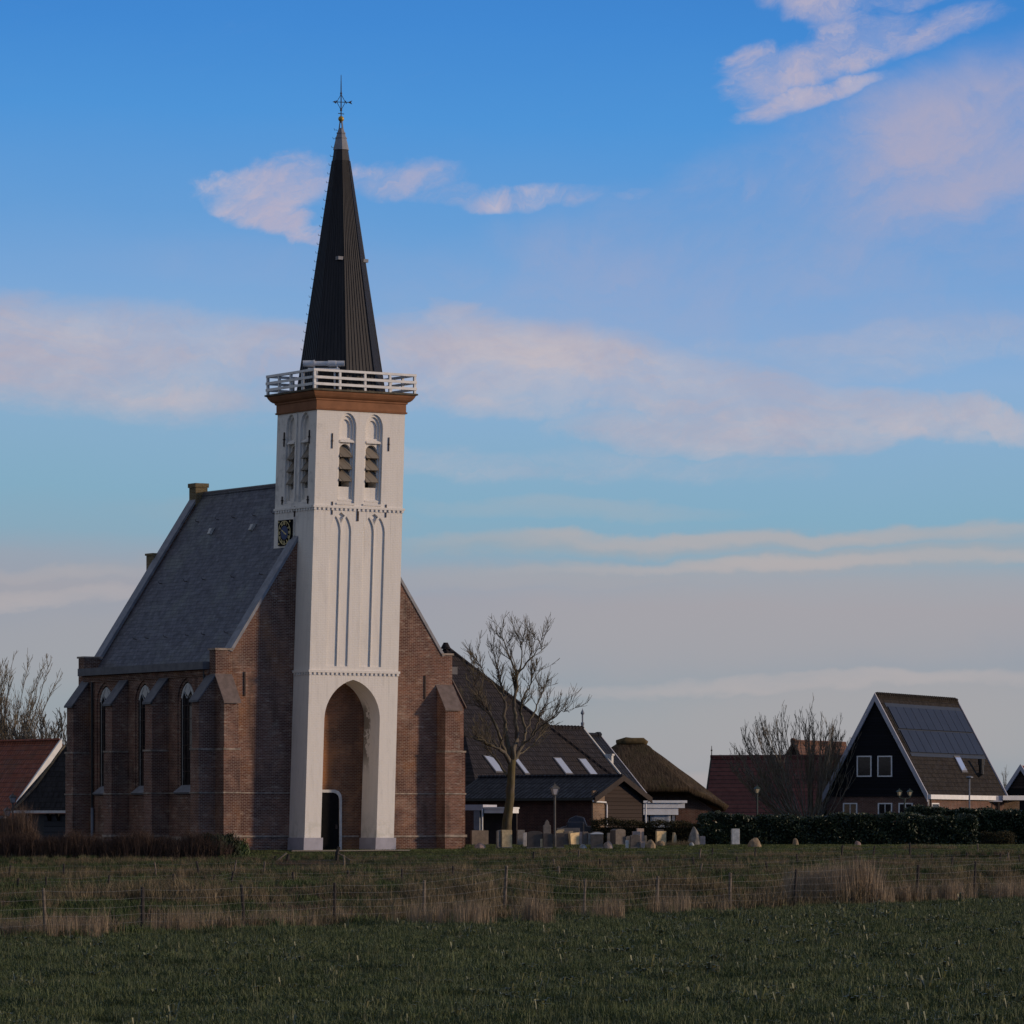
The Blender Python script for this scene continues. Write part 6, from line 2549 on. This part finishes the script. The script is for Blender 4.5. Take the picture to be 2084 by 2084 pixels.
# banks: green sward, dead grass, brambles
def bank0(xi):
    return row_y(1, xi) - .6


CREST = 217.5
T = [blade_template('bank_tuft', 40, .32, .12, .46, .022, .55, M['bankgrass'], s) for s in (11, 12, 13)]
pts = sample(15500, bank0, CREST)
pts = [p for p in pts if not (-10 < p[0] < -6.8 and 206 < p[1] < 213.5)]
scatter('bank_grass', [(x, y, zt(x, y)) for x, y in pts], [max(.4, .95 + .75 * nz(x, y, .5)) * (1 if y < 160 else .72 if y < 208 else .5) for x, y in pts], T, 5)


def wet(x, y):
    """dead growth is thickest along the fences and the ditch"""
    xi = CX + F * x / y
    d1 = y - row_y(1, xi)
    v = 1.15 * math.exp(-((d1 - 1.2) / 3.2) ** 2) * (.72 + 1.1 * nz(x, y, .33, 21))
    v += .55 * math.exp(-((y - row_y(2, xi) + 6) / 6.0) ** 2)
    v += .75 * math.exp(-((y - row_y(3, xi) - 2) / 4.5) ** 2)
    v += .5 * math.exp(-((y - row_y(4, xi) - 4) / 4) ** 2)
    return v + .75 * nz(x, y, .2, 3) + .75 * nz(x, y, .6, 7)


T = [blade_template('dry_tuft', 56, .38, .2, .95, .017, .55, M['drygrass'], s, .6) for s in (21, 22, 23)]
pts = [p for p in sample(15000, bank0, CREST) if wet(*p) > .30 and not (-10 < p[0] < -6.8 and 203 < p[1] < 214)]
scatter('dry_grass', [(x, y, zt(x, y)) for x, y in pts], [min(1.3, max(.3, .45 + .7 * (wet(x, y) - .4) + .5 * nprng.random() ** 2)) * (1 if y < row_y(2, CX + F * x / y) - 8 else .62 if y < 205 else .42) for x, y in pts], T, 6)
T = [blade_template('bramble_tuft', 60, .45, .15, .7, .016, .9, M['bramble'], s, .9) for s in (31, 32)]
pts = [p for p in sample(9000, bank0, CREST) if nz(p[0], p[1], .2, 12) + .4 * nz(p[0], p[1], .7, 15) > .22 or abs(p[1] - row_y(4, CX + F * p[0] / p[1]) - 2) < 1.2 and nz(p[0], p[1], .3, 5) > -.05]
scatter('bramble_undergrowth', [(x, y, zt(x, y)) for x, y in pts], [(.6 + .5 * nprng.random()) * (1 if y < 160 else .6 if y < 206 else .42) for x, y in pts], T, 7)


# tall reeds: a few definite stands
def stand(px, Y, half, depth, n):
    out = []
    c = W3(px, 1800, Y).x
    for i in range(n):
        out.append((c + nprng.normal() * half * .55, Y + nprng.normal() * depth * .5))
    return out


T = [blade_template('reed_tuft', 26, .22, .75, 1.45, .012, .13, M['reed'], s, .5) for s in (41, 42, 43)]
pts = []
for px, Y, half, dep, n, in ((1690, 174, 1.7, 1.2, 330), (1820, 176, 1.3, 1.0, 50), (1930, 178, .8, .8, 40), (1090, 150, .55, .6, 34), (690, 150, .5, .6, 22), (430, 144, .8, .8, 26), (60, 138, 1.5, 1.0, 110),
                              (-40, 138, 1.2, 1.0, 60), (160, 139, .8, .7, 26), (330, 142, 1.0, .8, 32), (960, 147, .6, .6, 26), (1245, 155, .6, .6, 20), (860, 148, 1.2, .8, 20), (1380, 160, .9, .8, 16), (2050, 180, 1.2, 1.0, 40), (570, 146, .7, .7, 22)):
    pts += stand(px, Y, half, dep, n)
scl = []
for x, y in pts:
    xi = CX + F * x / y
    scl.append((1.42 if 1600 < xi < 1790 else .74) * nprng.uniform(.75, 1.1))
scatter('reeds', [(x, y, zt(x, y)) for x, y in pts], scl, T, 8)

# lawn of the churchyard and before the church
T = [blade_template('lawn_tuft', 44, .30, .03, .09, .012, .4, M['lawn'], s) for s in (51, 52)]
pts = [p for p in sample(7500, CREST - .8, 235) if not (-10.2 < p[0] < -4.4 and 220.4 < p[1] < 222.4)]
scatter('lawn_grass', [(x, y, zt(x, y)) for x, y in pts], [.7 + .5 * nprng.random() for x, y in pts], T, 9)
T = [blade_template('dry_tuft', 50, .3, .15, .5, .012, .4, M['drygrass'], s, .6) for s in (61, 62)]
pts = []
for px, Y, half, dep, n in ((1125, 219.5, 1.0, .6, 30), (1170, 219.5, .8, .5, 16), (1360, 227.5, .4, .3, 9), (1385, 229, .6, .4, 24), (1880, 224, 1.6, .5, 30), (1700, 222, 2.2, .5, 10), (300, 216, 4, .8, 40), (60, 216, 3, .8, 36)):
    pts += stand(px, Y, half, dep, n)
scatter('yard_grass', [(x, y, zt(x, y)) for x, y in pts], [.4 + .35 * nprng.random() for x, y in pts], T, 10)


# brown thicket before the nave and the twiggy willow at the left edge
def thicket(name, label, cat, boxes, n, m, seed, hmin, hmax, w_=.012, lean=.25):
    rs_ = np.random.default_rng(seed)
    vs, fs = [], []
    k = 0
    tot = sum((b_[1] - b_[0]) for b_ in boxes)
    x0 = W3(boxes[0][0], 1740, boxes[0][2]).x
    root_loc = Vector((x0, boxes[0][2], 0))
    for (pa, pb_, Y, dep, hh_) in boxes:
        for i in range(int(n * (pb_ - pa) / tot)):
            px = rs_.uniform(pa, pb_)
            y = Y + rs_.normal() * dep * .4
            x = (px - CX) / F * y
            z = zt(x, y)
            h = hh_ * rs_.uniform(hmin, hmax) * (1 + .18 * math.sin(px * .05) + .12 * math.sin(px * .13 + 1))
            a = rs_.uniform(0, 6.283)
            l = abs(rs_.normal()) * lean * h
            p = Vector((x, y, z - .05))
            t_ = Vector((x + l * math.cos(a), y + l * math.sin(a), z + h))
            mid_ = p.lerp(t_, .5) + Vector((rs_.normal() * .04, rs_.normal() * .04, 0))
            b2 = rs_.uniform(0, 3.14)
            wv = Vector((math.cos(b2), math.sin(b2), 0)) * w_
            o = len(vs)
            vs += [p - wv, p + wv, mid_ + wv * .7, mid_ - wv * .7, t_]
            fs += [(o, o + 1, o + 2, o + 3), (o + 3, o + 2, o + 4)]
            for q in range(3):
                s0 = p.lerp(t_, rs_.uniform(.3, .9))
                e0 = s0 + Vector((rs_.normal() * .16, rs_.normal() * .16, rs_.uniform(.08, .3)))
                o = len(vs)
                vs += [s0 - wv * .5, s0 + wv * .5, e0]
                fs += [(o, o + 1, o + 2)]
    me = bpy.data.meshes.new(name)
    me.from_pydata([tuple(v - root_loc) for v in vs], [], fs)
    me.materials.append(m)
    o = bpy.data.objects.new(name, me)
    COL.objects.link(o)
    o.location = root_loc
    return tag(o, label, cat)


thicket('thicket', 'low dark brown leafless thicket along the foot of the nave', 'shrubbery', [(55, 470, 216.6, 1.5, 1.0), (-60, 60, 216.6, 1.5, .95)], 15000, M['thicket'], 5, .55, 1.05, .011, .28)
thicket('twiggy_shrub', 'tall straw-coloured twiggy shrub at the left edge', 'shrub', [(-30, 60, 218.4, 1.2, 1.9), (55, 78, 218.4, .9, 1.35)], 2300, M['bramble'], 8, .5, 1.1, .011, .16)
